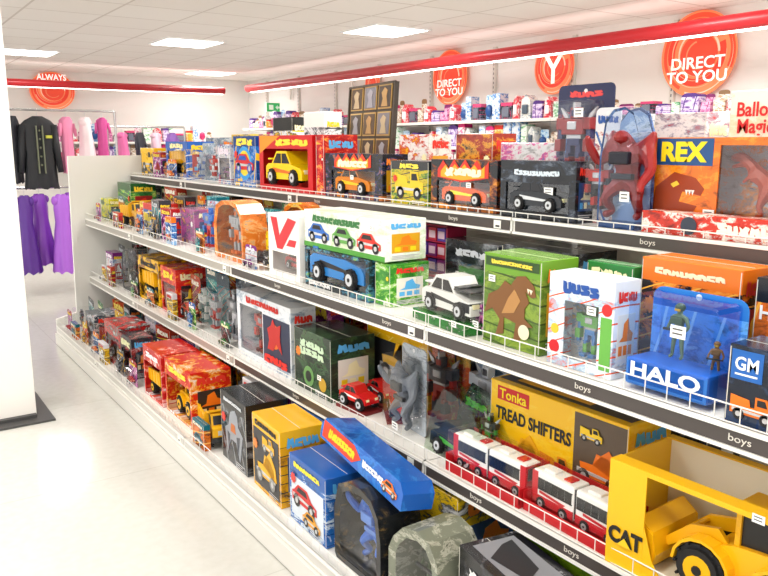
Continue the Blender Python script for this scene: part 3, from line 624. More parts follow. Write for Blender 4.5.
def T(o,s,fx,fz,fw,fh,c,**k):
    w,h=o['w'],o['h']; return text(o,s,fw*w,fh*h,(fx-.5)*w,fz*h,c,**k)
FP=[('#c0402a','#e8b040','#f4f0e0'),('#2a5aa0','#7ab0e0','#f0f0f0'),('#20242c','#6a7480','#d8a020'),('#d8a818','#303030','#f8e070'),('#2a7a3a','#9ad060','#f0f0c0'),('#7a2a7a','#d878b8','#f4e8f4'),('#a81c20','#303038','#f0d040'),('#d8d8dc','#5080b0','#c02828'),('#e0701c','#2a2a30','#f8c060'),('#30343c','#a02820','#c8ccd0'),('#186a7a','#50c0c0','#f0e8d0')]
def filler(x,y,z,w,h,seed,d=.08,k=None):
    rr=random.Random(seed); p=FP[seed%11]; q=FP[(seed*5+3)%11]; k=seed%4 if k is None else k; yw=rr.uniform(-6,6) if d>.05 else 0
    lab=['small carded toy in a clear bubble','small printed toy box with bold title','small window box with a toy car inside','small carded toy robot'][k]
    if k==0 or k==3:
        o=blister(x,y,y+w,z,h,d,art(p[0],p[1],p[2],15,seed,head=q[0]),lab,(.1,.9,.08,.68),yaw=yw)
        if k==0: toy_car(o,(0,d*.45,h*.12),min(w*.75,d*2),q[0],0,bool(seed%3))
        else: toy_robot(o,(0,d*.45,h*.1),min(h*.58,w*1.2),q[0],q[1])
        T(o,'ABCDEFG'[:4+seed%4]+'x'*(seed%2),.5,.84,.75,.12,q[2],y=d-.0045)
        if rr.random()<.5: price(o,w*.2,h*.2,y=-.002)
    elif k==1:
        o=carton(x,y,y+w,z,h,d,art(p[0],p[1],p[2],13,seed,head=q[0]),lab,yaw=yw,plain=True); T(o,'HJKLM'+str(seed%5),.5,.88,.78,.13,q[2],y=-.002)
        flat_vehicle(o,0,h*.12,w*.75,q[0],BLK,['car','truck','digger'][seed%3])
        if rr.random()<.5: price(o,w*.2,h*.6)
    else:
        o=window_box(x,y,y+w,z,h,d,art(p[0],p[1],p[2],13,seed),lab,(.1,.9,.12,.66),art(q[1],q[2],q[0],9,seed),yaw=yw); toy_car(o,(0,d*.5,h*.14),w*.72,q[0],0,bool(seed%2)); T(o,'QWER'+str(seed%7),.5,.83,.78,.18,q[2],y=-.002)
    return o

# ================================================================ STOCK: TOP SHELF  z=1.34
Z=1.341
o=carton(1.95,6.0,6.34,Z,.22,.2,art('#3a3a3a',YEL,'#c8a020',18,1,head=YEL),'small yellow and black boxed toy at the end panel')
flat_vehicle(o,0,.03,.28,YEL)
filler(1.93,5.8,Z,.17,.19,5); filler(1.9,5.5,Z,.18,.14,12,.05)
o=window_box(1.97,5.32,5.78,Z,.27,.2,art('#2a62b8','#f2c428','#e8e8e8',14,3,head='#2a62b8'),'blue and yellow window box with a yellow toy truck',(.1,.9,.15,.75),art('#2d5fae','#86b4e8','#ffffff',12,4))
toy_dump_truck(o,(0,.1,.03),.34,YEL); T(o,'TRUCK',.5,.88,.6,.14,'#fff2b0')
o=blister(1.95,5.05,5.28,Z,.26,.12,art('#8fa6b8','#c8d4de','#3a5f9a',18,3),'grey-blue carded toy robot in a clear bubble'); toy_robot(o,(0,.06,.03),.17,'#9aa4ae','#3a5f9a')
o=blister(1.93,4.76,5.02,Z,.24,.12,art('#5a6a78','#d8dcdf','#b8342a',18,5),'slate carded toy robot in a clear bubble'); toy_robot(o,(0,.06,.03),.16,'#b03a30','#cfd3d6')
o=carton(1.94,4.13,4.45,Z,.3,.22,art('#18509e','#2f86d8','#f4c832',9,6,head='#123c80'),'bright blue boxed toy with red and yellow picture')
disc(o,.0,.14,.1,'#2f9be0'); disc(o,.0,.14,.075,'#f2d22e',-.002); flat_vehicle(o,.0,.07,.26,RED,BLU,'car',-.004); T(o,'RACE',.5,.88,.7,.15,'#ffe24a',shear=.2)
filler(1.94,4.48,Z,.24,.25,18,.12)
o=carton(2.3,4.35,4.62,Z,.42,.12,art('#f4f4f0','#2a2a2a','#e8c030',14,7,head='#222222'),'white and black tall boxed toy behind the front row')
o=carton(2.3,3.95,4.2,Z,.44,.12,art('#e8e8e8','#707478','#222222',10,8,head=WHITE),'grey and white tall boxed toy behind the front row')
o=window_box(1.93,3.44,4.06,Z,.30,.22,mat('#c8141c',.3),'red open-fronted box with a yellow toy car inside',(.08,.92,.1,.76),mat('#f0402c',.4),pane=False)
toy_car(o,(0,.08,.035),.42,'#f6cf10',0,False,'#e07010'); T(o,'RESCUE',.62,.87,.6,.13,'#ffd83a',shear=.2,y=-.002)
panel(o,0,0,0,0,'#f0901c',pts=[(-.3,.298),(-.05,.298),(-.2,.24),(-.3,.2)])
o=carton(1.94,3.34,3.42,Z,.3,.2,art('#b01018','#e85030','#f8d040',14,9),'narrow red boxed toy')
def flame(o,x0,x1,z0,z1,c1,c2,y=-.0012):
    n=9; up=[]
    for i in range(n+1):
        t=i/n; up.append((x0+(x1-x0)*t,z1-(z1-z0)*(.0 if i%2 else .42)+(z1-z0)*.1*math.sin(t*3)))
    lo=[(x1,z0+(z1-z0)*.25),((x0+x1)/2,z0),(x0,z0+(z1-z0)*.2)]
    panel(o,0,0,0,0,c1,y,'printed_logo',pts=up+lo)
    cx,cz=(x0+x1)/2,(z0+z1)/2
    panel(o,0,0,0,0,c2,y-.0012,'printed_logo',pts=[(cx+(a-cx)*.86,cz-(z1-z0)*.06+(b-cz)*.7) for a,b in up+lo])
o=window_box(1.93,2.81,3.31,Z,.21,.14,art('#1a1c22','#2a3a6a','#d88018',16,10),'black and orange window box with toy racing car',(.12,.88,.12,.62),art('#3a4a8a','#8a98c8','#1a1c22',10,2))
toy_car(o,(0,.06,.02),.3,'#d07a1a',0,False,YEL); flame(o,-.16,.16,.13,.205,'#e03a18','#f8b020',-.002); T(o,'FASTWHLS',.5,.78,.5,.17,'#fff4d0',shear=.3,y=-.005); price(o,.0,.1)
bm=NB(); B(bm,-.25,.25,0,.02,0,.56); B(bm,-.255,.255,-.008,.0,-.0,.012); B(bm,-.255,.255,-.008,0,.55,.562); B(bm,-.255,-.243,-.008,0,0,.56); B(bm,.243,.255,-.008,0,0,.56)
o=OBJ('card_display_board',bm,mat('#3a3024',.4)); place(o,2.36,3.6,Z,-8,-4); o.scale=(1.15,1,1.03); TOP(o,'dark framed display board holding rows of gold-bordered cards','display board')
for r in range(4):
    for c in range(3):
        bm=NB(); B(bm,-.068,.068,-.004,0,-.062,.062,0); B(bm,-.06,.06,-.006,-.004,-.054,.054,1); PR(bm,[(-.03,-.05),(.035,-.05),(.02,.0),(.03,.03),(0,.045),(-.03,.02),(-.015,-.01)],-.008,-.006,2)
        OBJ('framed_card',bm,[mat('#b89858',.35,.3),mat(['#4a3a2a','#6a6a70','#3a3028'][(r+c)%3],.5),mat(['#a89878','#8a8a90','#a08050'][(r*2+c)%3],.5)],o,((c-1)*.155,-.001,.075+r*.138))
o=carton(1.94,2.49,2.76,Z,.185,.14,art('#c8b020','#5a8a2a','#2a2a20',18,11,head='#22262a'),'small yellow and green boxed toy'); flat_vehicle(o,0,.02,.2,'#e6c420'); T(o,'MINI',.5,.88,.5,.12,'#ffe24a')
o=window_box(1.93,2.07,2.46,Z,.195,.14,art('#1a1a1e','#6a2a10','#e08a20',14,12),'black and orange window box with orange toy sports car',(.1,.9,.12,.58),art('#e86818','#f8b030','#5a1a0a',9,3))
toy_car(o,(0,.06,.02),.26,'#e05a10',0,False,'#f8e050'); flame(o,-.15,.15,.11,.19,'#d82c14','#f8a818',-.002); T(o,'HTRDRC',.5,.76,.55,.18,'#fff4d0',shear=.3,y=-.005); price(o,.04,.1)
o=window_box(1.91,1.68,2.03,Z,.2,.1,art('#16181c','#2a3240','#6a7480',14,13),'black window box with dark toy car',(.08,.92,.14,.62),art('#6a7888','#a8b4bc','#2a3038',12,5))
toy_car(o,(0,.045,.03),.24,'#22262c',0,False,'#d8dce0'); T(o,'PURSUIT FORCE',.5,.8,.6,.1,'#d8e4f0',y=-.002); price(o,.06,.1,.04,.025)
o=blister(2.04,1.72,1.97,Z,.46,.09,art('#1c2450','#a01c24','#3a68b0',11,14,head='#1a1f4a'),'tall dark blue and red carded figure pack',(.14,.86,.3,.88)); toy_robot(o,(0,.045,.15),.25,'#8a1a20','#20285a'); T(o,'SUPER',.5,.93,.6,.05,'#e04040',y=.0865); price(o,.05,.36,.04,.03,-.003)
o=blister(1.93,1.585,1.685,Z,.37,.07,art('#e8e4e0','#a82820','#2a60a8',14,15,head='#d8d8dc'),'white, red and blue carded toy pack',(.1,.9,.1,.75)); toy_robot(o,(0,.035,.05),.16,'#b8281c','#1c1c20'); T(o,'BRAWL',.5,.9,.8,.07,'#20509a',y=.066)
o=curved_pack(1.905,1.44,1.585,Z,.365,.08,art('#2a4878','#5a7ab0','#1a2a4a',9,3),'clear round-topped pack with dark red and black toy creature',art('#7a98c0','#b8cce0','#38506a',9,3,soft=True),rim=.95,tint='#eef4fc'); toy_creature(o,(0,.05,.03),.3,'#8a1818','#20202a'); price(o,.03,.1,.035,.03)
o=window_box(1.995,.98,1.50,Z,.275,.16,art('#e8741a','#f49a2a','#c84a10',9,17),'orange and blue window box with an orange toy dinosaur',(.5,.97,.2,.92),art('#c8d4dc','#f0a860','#6a8aa4',8,3))
panel(o,-.205,-.02,.195,.272,'#1c4e86'); text(o,'REX',.15,.058,-.113,.234,'#f8e018',-.002,off=.05)
toy_dino(o,(.11,.08,.055),.2,'#a8401c',180)
panel(o,0,0,0,0,'#9a3a10',pts=[(-.22,.03),(-.2,.13),(-.14,.175),(-.07,.16),(-.04,.13),(-.05,.11),(-.11,.12),(-.12,.09),(-.06,.08),(-.09,.03)]); panel(o,0,0,0,0,'#f8d040',y=-.002,pts=[(-.15,.14),(-.13,.15),(-.12,.14),(-.14,.13)])
panel(o,0,0,0,0,'#f4f0e8',y=-.002,pts=[(-.1,.125),(-.095,.11),(-.09,.125),(-.085,.11),(-.08,.125),(-.075,.11),(-.07,.125)])
price(o,-.02,.06,.035,.025)
o=carton(1.9,.9,1.415,Z,.065,.07,art('#c83018','#f4f0e8','#f08030',16,19),'low orange, red and white boxed toy'); T(o,'BLASTER',.62,.5,.3,.5,'#fff4e0'); disc(o,-.1,.032,.025,'#303848',-.002)
o=carton(1.95,.55,.9,Z,.22,.2,art('#203a6a','#e8741a','#f2f2f2',11,19),'blue and orange boxed toy')
o=carton(2.3,1.75,1.98,Z,.36,.14,art('#c8ccd4','#787c88','#2a2c34',11,20),'grey patterned boxed toy on the rear shelf')
o=carton(2.32,1.5,1.7,Z,.36,.14,art('#f0e8e8','#a8a0b0','#c02020',11,21),'white and grey boxed toy on the rear shelf')
o=carton(2.32,.9,1.42,Z,.42,.14,art('#faf4e4','#f4e4c0','#f0c8b0',7,23,soft=True),'pale boxed balloon toy with red lettering on the rear shelf',plain=True)
text(o,'Ballon\nMagic',.125,.11,-.172,.33,'#d02020',-.002); disc(o,-.2,.2,.04,'#e84a4a'); disc(o,-.12,.17,.04,'#3a8ad8',-.002); disc(o,-.04,.22,.05,'#f0c030',-.002)
for i,(a,b,h,c) in enumerate([(5.5,5.8,.3,('#8898a8','#d8dce0','#4a6a9a')),(4.95,5.3,.32,('#e8c850','#5a6a7a','#d04030')),(2.95,3.2,.3,('#e8e4e0','#c02828','#f0c030')),(2.5,2.75,.3,('#a03020','#e8a030','#303030')),(2.05,2.45,.26,('#d8d8dc','#d04888','#5070b0')),(5.85,6.1,.26,('#202020','#d8d8d8','#e05a9a')),(4.66,4.9,.3,('#d8d8d8','#303840','#e0b030'))]):
    carton(2.3,a,b,Z,h,.14,art(*c,sc=12,seed=30+i),'boxed toy standing on the rear top shelf')

# ================================================================ SHELF 2  z=1.0
Z=1.001
o=carton(1.75,6.0,6.35,Z,.29,.2,art('#2e7a3a','#5ab04a','#d8e070',14,41,head='#1d5a2a'),'green boxed toy against the end panel')
o=carton(1.6,6.08,6.3,Z,.17,.09,art('#d8d020','#3a7a2a','#303020',14,40),'low yellow-green boxed toy')
filler(1.58,5.84,Z,.2,.2,8)
r=toy_dump_truck(None,(0,0,0),.3,'#f0b81c'); place(r,1.68,5.62,Z); TOP(r,'yellow and black loose toy truck','toy truck')
filler(1.9,5.4,Z,.25,.28,17); filler(1.56,5.24,Z,.18,.2,11)
o=carton(1.6,4.98,5.22,Z,.2,.2,art('#2a66b0','#e8d040','#ffffff',14,42,head='#d03028'),'blue and red boxed toy vehicle'); flat_vehicle(o,0,.03,.2,'#e8d040')
filler(1.57,4.78,Z,.18,.24,21); filler(1.57,4.58,Z,.18,.2,5)
o=carton(1.62,4.32,4.55,Z,.21,.2,art('#a84a8a','#40306a','#e8a040',14,44),'purple and orange boxed toy')
o=blister(1.56,3.92,4.26,Z,.27,.14,art('#c8d8e8','#90a8c8','#d83028',14,45),'clear packed blue and red toy robot',(.05,.95,.05,.95)); toy_robot(o,(0,.07,.02),.24,'#2a6ac0','#c8282a')
o=curved_pack(1.56,3.5,3.87,Z,.31,.14,art('#d8752a','#e8a860','#8a8e92',10,47),'round-topped orange and grey toy pack',art('#5a6068','#b8bcc0','#e87a20',12,7),rim=.84,solid=True); toy_robot(o,(0,.06,.03),.25,'#9a9ea2','#d0661a')
o=curved_pack(1.78,3.22,3.5,Z,.31,.14,art('#c8661c','#e8c050','#7a7e84',10,49),'round-topped orange toy pack behind the front row',art('#5a6068','#b8bcc0','#e87a20',12,7),rim=.84,solid=True); toy_robot(o,(0,.07,.03),.22,'#8a3a2a','#d0a030')
o=blister(1.56,3.24,3.44,Z,.17,.1,art('#e8c818','#222222','#6a2a7a',14,49),'yellow and black carded toy car',(.1,.9,.1,.6)); toy_car(o,(0,.05,.02),.15,'#222226')
o=window_box(1.55,2.89,3.19,Z,.285,.2,mat('#f4f2ee',.35),'white box with large slanted red mark and red toy',(.12,.9,.08,.4),mat('#b81820',.4))
panel(o,0,0,0,0,'#d8202c',y=-.002,pts=[(-.12,.27),(-.06,.27),(-.035,.19),(.05,.275),(.125,.265),(-.01,.13),(-.06,.13)]); panel(o,0,0,0,0,'#d8202c',y=-.002,pts=[(.03,.15),(.11,.15),(.125,.18),(.06,.18)]); toy_car(o,(0,.1,.03),.2,'#c81820')
o=window_box(1.56,2.36,2.86,Z,.165,.19,art('#1a2a30','#3a7a9a','#80b848',14,49),'black and green window box with blue toy car',(.05,.95,.2,.92),art('#8ab4c8','#d8e8f0','#3a6a80',10,9))
toy_car(o,(0,.09,.03),.42,'#2a7ac0',0,False); T(o,'OFF ROAD',.25,.1,.35,.12,'#e8e8e8',y=-.002)
o=carton(1.57,2.27,2.88,Z+.167,.155,.19,art('#eff2ea','#e0ecd4','#c8dcb0',9,51,soft=True),'white and green boxed monster truck stacked on another box',plain=True)
T(o,'MONSTER TRUCKS',.42,.8,.6,.2,'#3a7a40',shear=.2,y=-.002); flat_vehicle(o,-.18,.02,.17,'#2a6ac0',BLK,'car',-.003); flat_vehicle(o,.02,.02,.17,'#60a048',BLK,'car',-.003); flat_vehicle(o,.2,.02,.16,'#d83020',BLK,'car',-.003); price(o,.22,.12)
panel(o,-.305,.305,.0,.02,'#4a9a30')
o=carton(1.58,2.25,2.35,Z,.16,.18,art('#3a8a30','#80c040','#f0f0e0',14,51),'narrow green boxed toy')
o=carton(1.92,2.6,2.85,Z,.25,.18,art('#2a2420','#d06a1c','#e8c030',12,52),'dark orange and black boxed toy at the back of the shelf'); flat_vehicle(o,0,.05,.18,YEL)
bm=NB(); B(bm,-.1,-.092,0,.1,0,.28); B(bm,.092,.1,0,.1,0,.28)
for k in range(5): B(bm,-.1,.1,0,.1,.005+k*.065,.011+k*.065)
o=OBJ('card_rack',bm,mat('#b01c48',.4)); place(o,1.93,2.45,Z); TOP(o,'small red rack filled with purple toy packets','display rack')
for k in range(4):
    for j in range(3):
        bm=NB(); B(bm,-.025,.025,-.004,.05,0,.052); B(bm,-.02,.02,-.005,-.004,.01,.04,1)
        OBJ('toy_packet',bm,[mat(['#8a2a7a','#c02840','#5a3a9a'][(k+j)%3],.4),mat('#e8c8d8',.4)],o,(-.06+j*.06,.005,.012+k*.065))
bm=NB(); B(bm,-.16,.16,0,.2,0,.035); B(bm,-.16,.16,.19,.2,.035,.17)
o=OBJ('clear_packed_toy',bm,art('#2f7a34','#205a24','#d8e0d0',16,53)); place(o,1.54,1.92,Z,-6); TOP(o,'white and black toy off-road car on a green tray','toy pack')
o['w']=.32;o['h']=.2
t=toy_car(o,(0,.09,.037),.29,'#e4e4e0',0,False,'#222222'); bm=NB(); B(bm,-.05,.06,-.045,.045,.094,.1); B(bm,-.12,-.06,-.062,.062,.03,.06); B(bm,.08,.14,-.062,.062,.03,.06); B(bm,.03,.13,-.05,.05,.09,.094); OBJ('black_trim',bm,mat('#202226',.4),t)
bm=NB(); B(bm,-.155,.155,.002,.185,.036,.19,0,.02); OBJ('clear_bubble',bm,clear(),o); price(o,.1,.03)
filler(1.56,1.73,Z,.07,.2,7)
o=carton(1.88,2.0,2.3,Z,.235,.2,art('#26282c','#484c54','#8a8e96',10,54),'black and grey boxed toy at the back of the shelf'); T(o,'XTREME',.5,.8,.6,.13,'#c8ccd4')
o=carton(1.86,1.62,1.96,Z,.25,.2,art('#1e2024','#3a3e46','#a0a4aa',10,55),'black boxed toy at the back of the shelf'); T(o,'X-CAR',.4,.8,.5,.13,'#d8dce4'); disc(o,.05,.07,.04,'#a8acb4')
o=carton(1.55,1.47,1.71,Z,.275,.15,art('#5a7a28','#86a038','#3a5018',7,57,head='#6a9a2a'),'green box picturing a brown dinosaur',plain=True)
panel(o,-.11,.11,.238,.266,'#2a4a18'); T(o,'DINOSAUR ATTACK',.5,.915,.7,.05,'#f0d84a',y=-.002)
def sc(p,f=.85): return [(a*f,b) for a,b in p]
panel(o,0,0,0,0,'#7a4e22',y=-.002,pts=sc([(-.13,.09),(-.11,.15),(-.06,.17),(-.03,.2),(.0,.19),(.03,.22),(.07,.225),(.11,.2),(.12,.17),(.1,.165),(.07,.18),(.09,.15),(.07,.13),(.07,.1),(.11,.08),(.07,.075),(.05,.03),(.02,.03),(.03,.08),(-.03,.09),(-.03,.04),(-.07,.03),(-.05,.08),(-.09,.11)]))
panel(o,0,0,0,0,'#b08048',y=-.003,pts=sc([(-.04,.1),(.02,.11),(.05,.15),(.02,.18),(-.01,.15)])); panel(o,0,0,0,0,'#f4ecd0',y=-.003,pts=sc([(.08,.19),(.085,.175),(.09,.188),(.098,.174),(.105,.187)])); disc(o,.06,.06,.022,'#e8e0c0',-.004); price(o,-.08,.2)
o=window_box(1.54,1.21,1.43,Z,.255,.1,art('#e8eef4','#a8c8e0','#e85a30',11,59,head='#dfe8f0',soft=True),'white window box with green and blue toy figure',(.25,.78,.1,.72),art('#f4f4f0','#88b8e0','#e8c040',10,9))
toy_robot(o,(0,.05,.03),.15,'#58a048','#3a78b8'); T(o,'ACTNHR',.5,.86,.55,.13,'#2050a0'); disc(o,-.085,.05,.018,RED); disc(o,-.085,.1,.014,'#f0c030'); price(o,.04,.17,.03,.022)
panel(o,.07,.105,.02,.16,'#68b048'); disc(o,.088,.18,.016,'#d82828')
filler(1.7,1.28,Z,.16,.27,9,.06)
o=carton(1.72,.985,1.27,Z,.30,.13,art('#1c1c1e','#e87a1c','#f0b040',9,59,head='#e8741a'),'tall black and orange boxed toy behind the blue pack'); T(o,'STRIKE TEAM',.5,.9,.7,.06,'#f8e8c0'); disc(o,-.06,.2,.03,'#4a90d8'); T(o,'ELITE',.72,.74,.35,.06,'#f4f4f4',y=-.002)
o=blister(1.53,.92,1.175,Z,.245,.12,art('#6ab0f0','#3a80cc','#b8e0fc',10,61,head='#2878c8'),'translucent blue clear-fronted pack with soldier action figure',(.04,.96,.03,.97),tint='#dcecff',r=.03)
toy_soldier(o,(-.01,.06,.085),.14,'#6a7a58','#46563a'); toy_soldier(o,(.085,.07,.06),.09,'#a8703a','#8a5a2a',20)
bm=NB(); B(bm,-.112,.112,.0,.1,.012,.08,0,.008); OBJ('pack_base',bm,mat('#2a70c4',.2),o); text(o,'HALO',.19,.036,0,.055,'#f0faff',-.0015,off=.03); price(o,.03,.17,.04,.03,-.004)
o=carton(1.72,.62,.95,Z,.29,.13,art('#d86a18','#1c1c1e','#f0a838',9,61,head='#1c1c1e'),'orange and black boxed toy'); T(o,'HERO',.22,.72,.35,.12,'#f4f4f4'); disc(o,-.02,.15,.028,'#58b0e8')
o=carton(1.52,.66,.885,Z,.175,.12,art('#141c2c','#26344c','#3a4a68',10,63,foot='#16305a'),'dark blue boxed toy vehicle with square blue badge',plain=True); panel(o,-.105,-.035,.1,.165,'#1b62b4'); text(o,'GM',.052,.03,-.07,.136,'#ffffff',-.002); panel(o,-.095,-.045,.11,.114,'#ffffff',y=-.002); flat_vehicle(o,-.05,.01,.1,ORG)
carton(1.55,.3,.63,Z,.24,.2,art('#e8e8e8','#c03030','#304080',10,63),'white, red and blue boxed toy')

# ================================================================ SHELF 3  z=.53
Z=.531
filler(1.6,6.12,Z,.24,.26,32,.12)
filler(1.56,5.93,Z,.18,.24,29)
o=blister(1.56,5.72,5.92,Z,.27,.12,art('#7a8088','#303238','#c8ccd0',14,82),'grey carded toy robot'); toy_robot(o,(0,.06,.03),.18,'#7a8088','#303238')
o=curved_pack(1.56,5.34,5.68,Z,.32,.2,mat('#2c2e34',.35),'dark grey round-topped clear pack with black toy truck',mat('#b0b4b8',.5)); toy_car(o,(0,.1,.06),.26,'#26282c',0,True)
o=window_box(1.56,4.84,5.28,Z,.31,.22,art('#f0b818','#2a2a2a','#e08a10',12,85,soft=True),'yellow window box with yellow toy dump truck',(.06,.94,.1,.74),mat('#3a3a38',.5),pane=False); toy_dump_truck(o,(0,.11,.03),.36,'#f4b810'); T(o,'BUILDER',.5,.87,.7,.12,'#1a1a1a')
o=window_box(1.56,4.52,4.8,Z,.3,.2,art('#c8201c','#e8481c','#f4d030',12,85),'red window box with small toy fire truck',(.08,.92,.1,.66),mat('#7a1010',.5)); toy_dump_truck(o,(0,.1,.03),.24,'#d8241c'); T(o,'FIRE',.5,.83,.6,.16,'#ffe040')
filler(1.56,4.3,Z,.2,.28,28)
o=blister(1.56,4.1,4.27,Z,.36,.1,art('#1a6a7a','#38b0a8','#e8e8d8',10,87,head='#14505c'),'teal carded grey toy robot',(.1,.9,.08,.8)); toy_robot(o,(0,.05,.04),.2,'#b0b4b0','#2a5a58'); T(o,'MECHA',.5,.9,.7,.08,'#f0f0e0',y=.097)
o=blister(1.55,3.9,4.08,Z,.34,.1,art('#2a7a88','#a0c8c0','#c04030',10,83,head='#1a3a4c'),'blue-green carded grey toy robot',(.1,.9,.08,.8)); toy_robot(o,(0,.05,.04),.2,'#8a9094','#a03028')
o=blister(1.56,3.62,3.88,Z,.35,.12,art('#3a4450','#7a8a98','#a03028',10,87),'charcoal carded toy robot',(.05,.95,.05,.85)); toy_robot(o,(0,.06,.03),.27,'#4a4e56','#b0b0b8'); price(o,.05,.06,.05,.03,-.003)
o=window_box(1.55,2.99,3.58,Z,.335,.13,art('#dfe3e8','#b8c4d0','#7a8aa0',11,89,soft=True),'white box with red lettering and red-black toy robots',(.06,.5,.1,.8),art('#a8b8c8','#e8eef4','#4a5a70',9,11))
toy_robot(o,(-.13,.07,.03),.24,'#c02018','#20242c'); panel(o,.01,.285,.03,.26,'#1c2a48'); T(o,'FLAME',.73,.15,.4,.13,'#e82818',shear=.2,y=-.003); T(o,'ROBO FIRE',.5,.9,.6,.1,'#c02018',y=-.002); disc(o,.13,.17,.06,'#e87018',-.002); panel(o,0,0,0,0,'#c01c18',y=-.004,pts=[(.06,.1),(.08,.15),(.06,.2),(.1,.22),(.12,.255),(.15,.22),(.2,.24),(.19,.17),(.21,.1),(.15,.14),(.12,.1)])
o=carton(1.54,2.62,2.94,Z,.27,.22,art('#26382a','#3a5a38','#182018',8,89),'dark green boxed toy set'); T(o,'GEARS\nGYROX',.5,.72,.65,.26,'#c8e0c0',y=-.002); disc(o,-.03,.07,.045,'#6a9a58'); disc(o,-.03,.07,.025,'#182018',-.002); disc(o,.09,.06,.03,'#c8a030')
o=carton(1.8,2.3,2.74,Z,.33,.2,art('#e8b818','#f4c838','#f4d858',8,91,head='#f0b810',soft=True),'yellow construction set box picturing a digger'); panel(o,-.2,.2,.03,.24,'#2a2c30'); flat_vehicle(o,.02,.06,.3,'#f0b818','#707070','digger',-.003); T(o,'CONSTRUCTION',.5,.9,.7,.08,'#1a1a1a')
for (yy,xx,ya,L) in((2.5,1.6,6,.17),(2.52,1.73,-4,.15),(2.34,1.68,-30,.14)):
    bm=NB(); B(bm,-.09,.09,-.05,.05,0,.012); r=OBJ('toy_monster_truck',bm,mat('#7a1c1c',.5)); place(r,xx,yy,Z,ya); TOP(r,'red toy monster truck with large black wheels on a card base','toy truck','red monster trucks on the third shelf')
    toy_car(r,(0,0,.013),L,'#d01c20',0,True,'#f0f0f0')
o=blister(1.54,2.1,2.27,Z,.33,.1,art('#b8c0c8','#7a828a','#e8e8ec',12,91),'clear pack holding a tall grey toy',(.05,.95,.05,.92),yaw=-5); toy_creature(o,(0,.06,.03),.26,'#6a7078','#303438'); price(o,.03,.05,.04,.028,-.003)
o=blister(1.72,2.07,2.28,Z,.38,.1,art('#d85a28','#f0c050','#503038',10,93,head='#b82c18'),'tall red and orange carded dark toy robot',(.08,.92,.06,.8),yaw=4); toy_robot(o,(0,.05,.03),.26,'#3a3e46','#a02820')
o=blister(1.74,1.83,2.05,Z,.4,.1,art('#6a90b4','#b4ccdc','#e8eef4',10,95,head='#20508c'),'tall blue carded silver and black toy robot',(.08,.92,.06,.8),yaw=-3); toy_robot(o,(0,.05,.03),.28,'#b0b4bc','#22262c'); T(o,'TITAN',.5,.89,.7,.08,'#e8e8e8',y=.097)
o=window_box(1.9,2.05,2.32,Z,.42,.15,art('#e8c020','#2a6a9a','#f0f0f0',10,97),'tall yellow and blue window box at the back',(.1,.9,.1,.6),mat('#3a6a9a',.4)); toy_car(o,(0,.07,.05),.2,RED,0,True)
bm=NB(); PR(bm,[(-.2,0),(.2,0),(.16,.1),(.05,.23),(-.12,.25),(-.18,.14)],.13,.134)
o=OBJ('blister_pack',bm,art('#15181a','#24382a','#3a8a30',9,93)); place(o,1.56,1.84,Z,-4,-6); TOP(o,'triangular black and green card under clear plastic','toy pack'); o['w']=.4; o['h']=.25
bm=NB(); PR(bm,[(-.19,.002),(.19,.002),(.155,.095),(.045,.22),(-.11,.24),(-.17,.13)],0,.125); OBJ('clear_bubble',bm,clear('#eef6ee'),o); toy_car(o,(-.02,.06,.01),.28,'#1a1c20',0,False,'#48b038')
toy_robot(o,(.06,.08,.07),.13,'#22262a','#3a9a40'); T(o,'TURBO',.3,.72,.3,.12,'#58c838',y=.127)
bm=NB(); B(bm,-.12,.12,-.08,.08,0,.01); r=OBJ('toy_car_tray',bm,mat('#203a6a',.5)); place(r,2.05,1.9,Z,-20); TOP(r,'blue and black toy off-road car on a tray at the back','toy car'); toy_car(r,(0,0,.01),.24,'#2a4a8a',0,True)
o=carton(1.68,1.25,1.8,Z,.3,.2,art('#f6c014','#f8cc30','#eaa60c',5,93,soft=True),'long yellow boxed construction toy with orange vehicle picture',yaw=1,plain=True)
panel(o,-.27,.27,.02,.05,'#1a1a1a'); text(o,'TREAD SHIFTERS',.32,.044,-.085,.195,'#1c1c1c',-.002,off=.03); panel(o,-.24,-.1,.24,.286,'#c81c1c'); text(o,'Tonka',.12,.034,-.17,.263,'#f8e020',-.002)
panel(o,.085,.27,.055,.29,'#5a4a3a'); flat_vehicle(o,.18,.08,.17,ORG,BLK,'digger',-.003); flat_vehicle(o,-.12,.045,.15,'#e8a818',BLK,'digger',-.003); flat_vehicle(o,.02,.05,.13,'#e88a18',BLK,'truck',-.003); flat_vehicle(o,.15,.21,.08,'#f8d020',BLK,'truck',-.005)
bm=NB(); B(bm,-.26,.26,.03,.17,-.0004,.0006); OBJ('printed_panel',bm,mat('#4a4030',.4),o,(0,0,.301))
bm=NB(); B(bm,-.2,.1,.05,.15,-.0004,.0006); OBJ('printed_panel',bm,mat('#f0b020',.4),o,(0,0,.302))
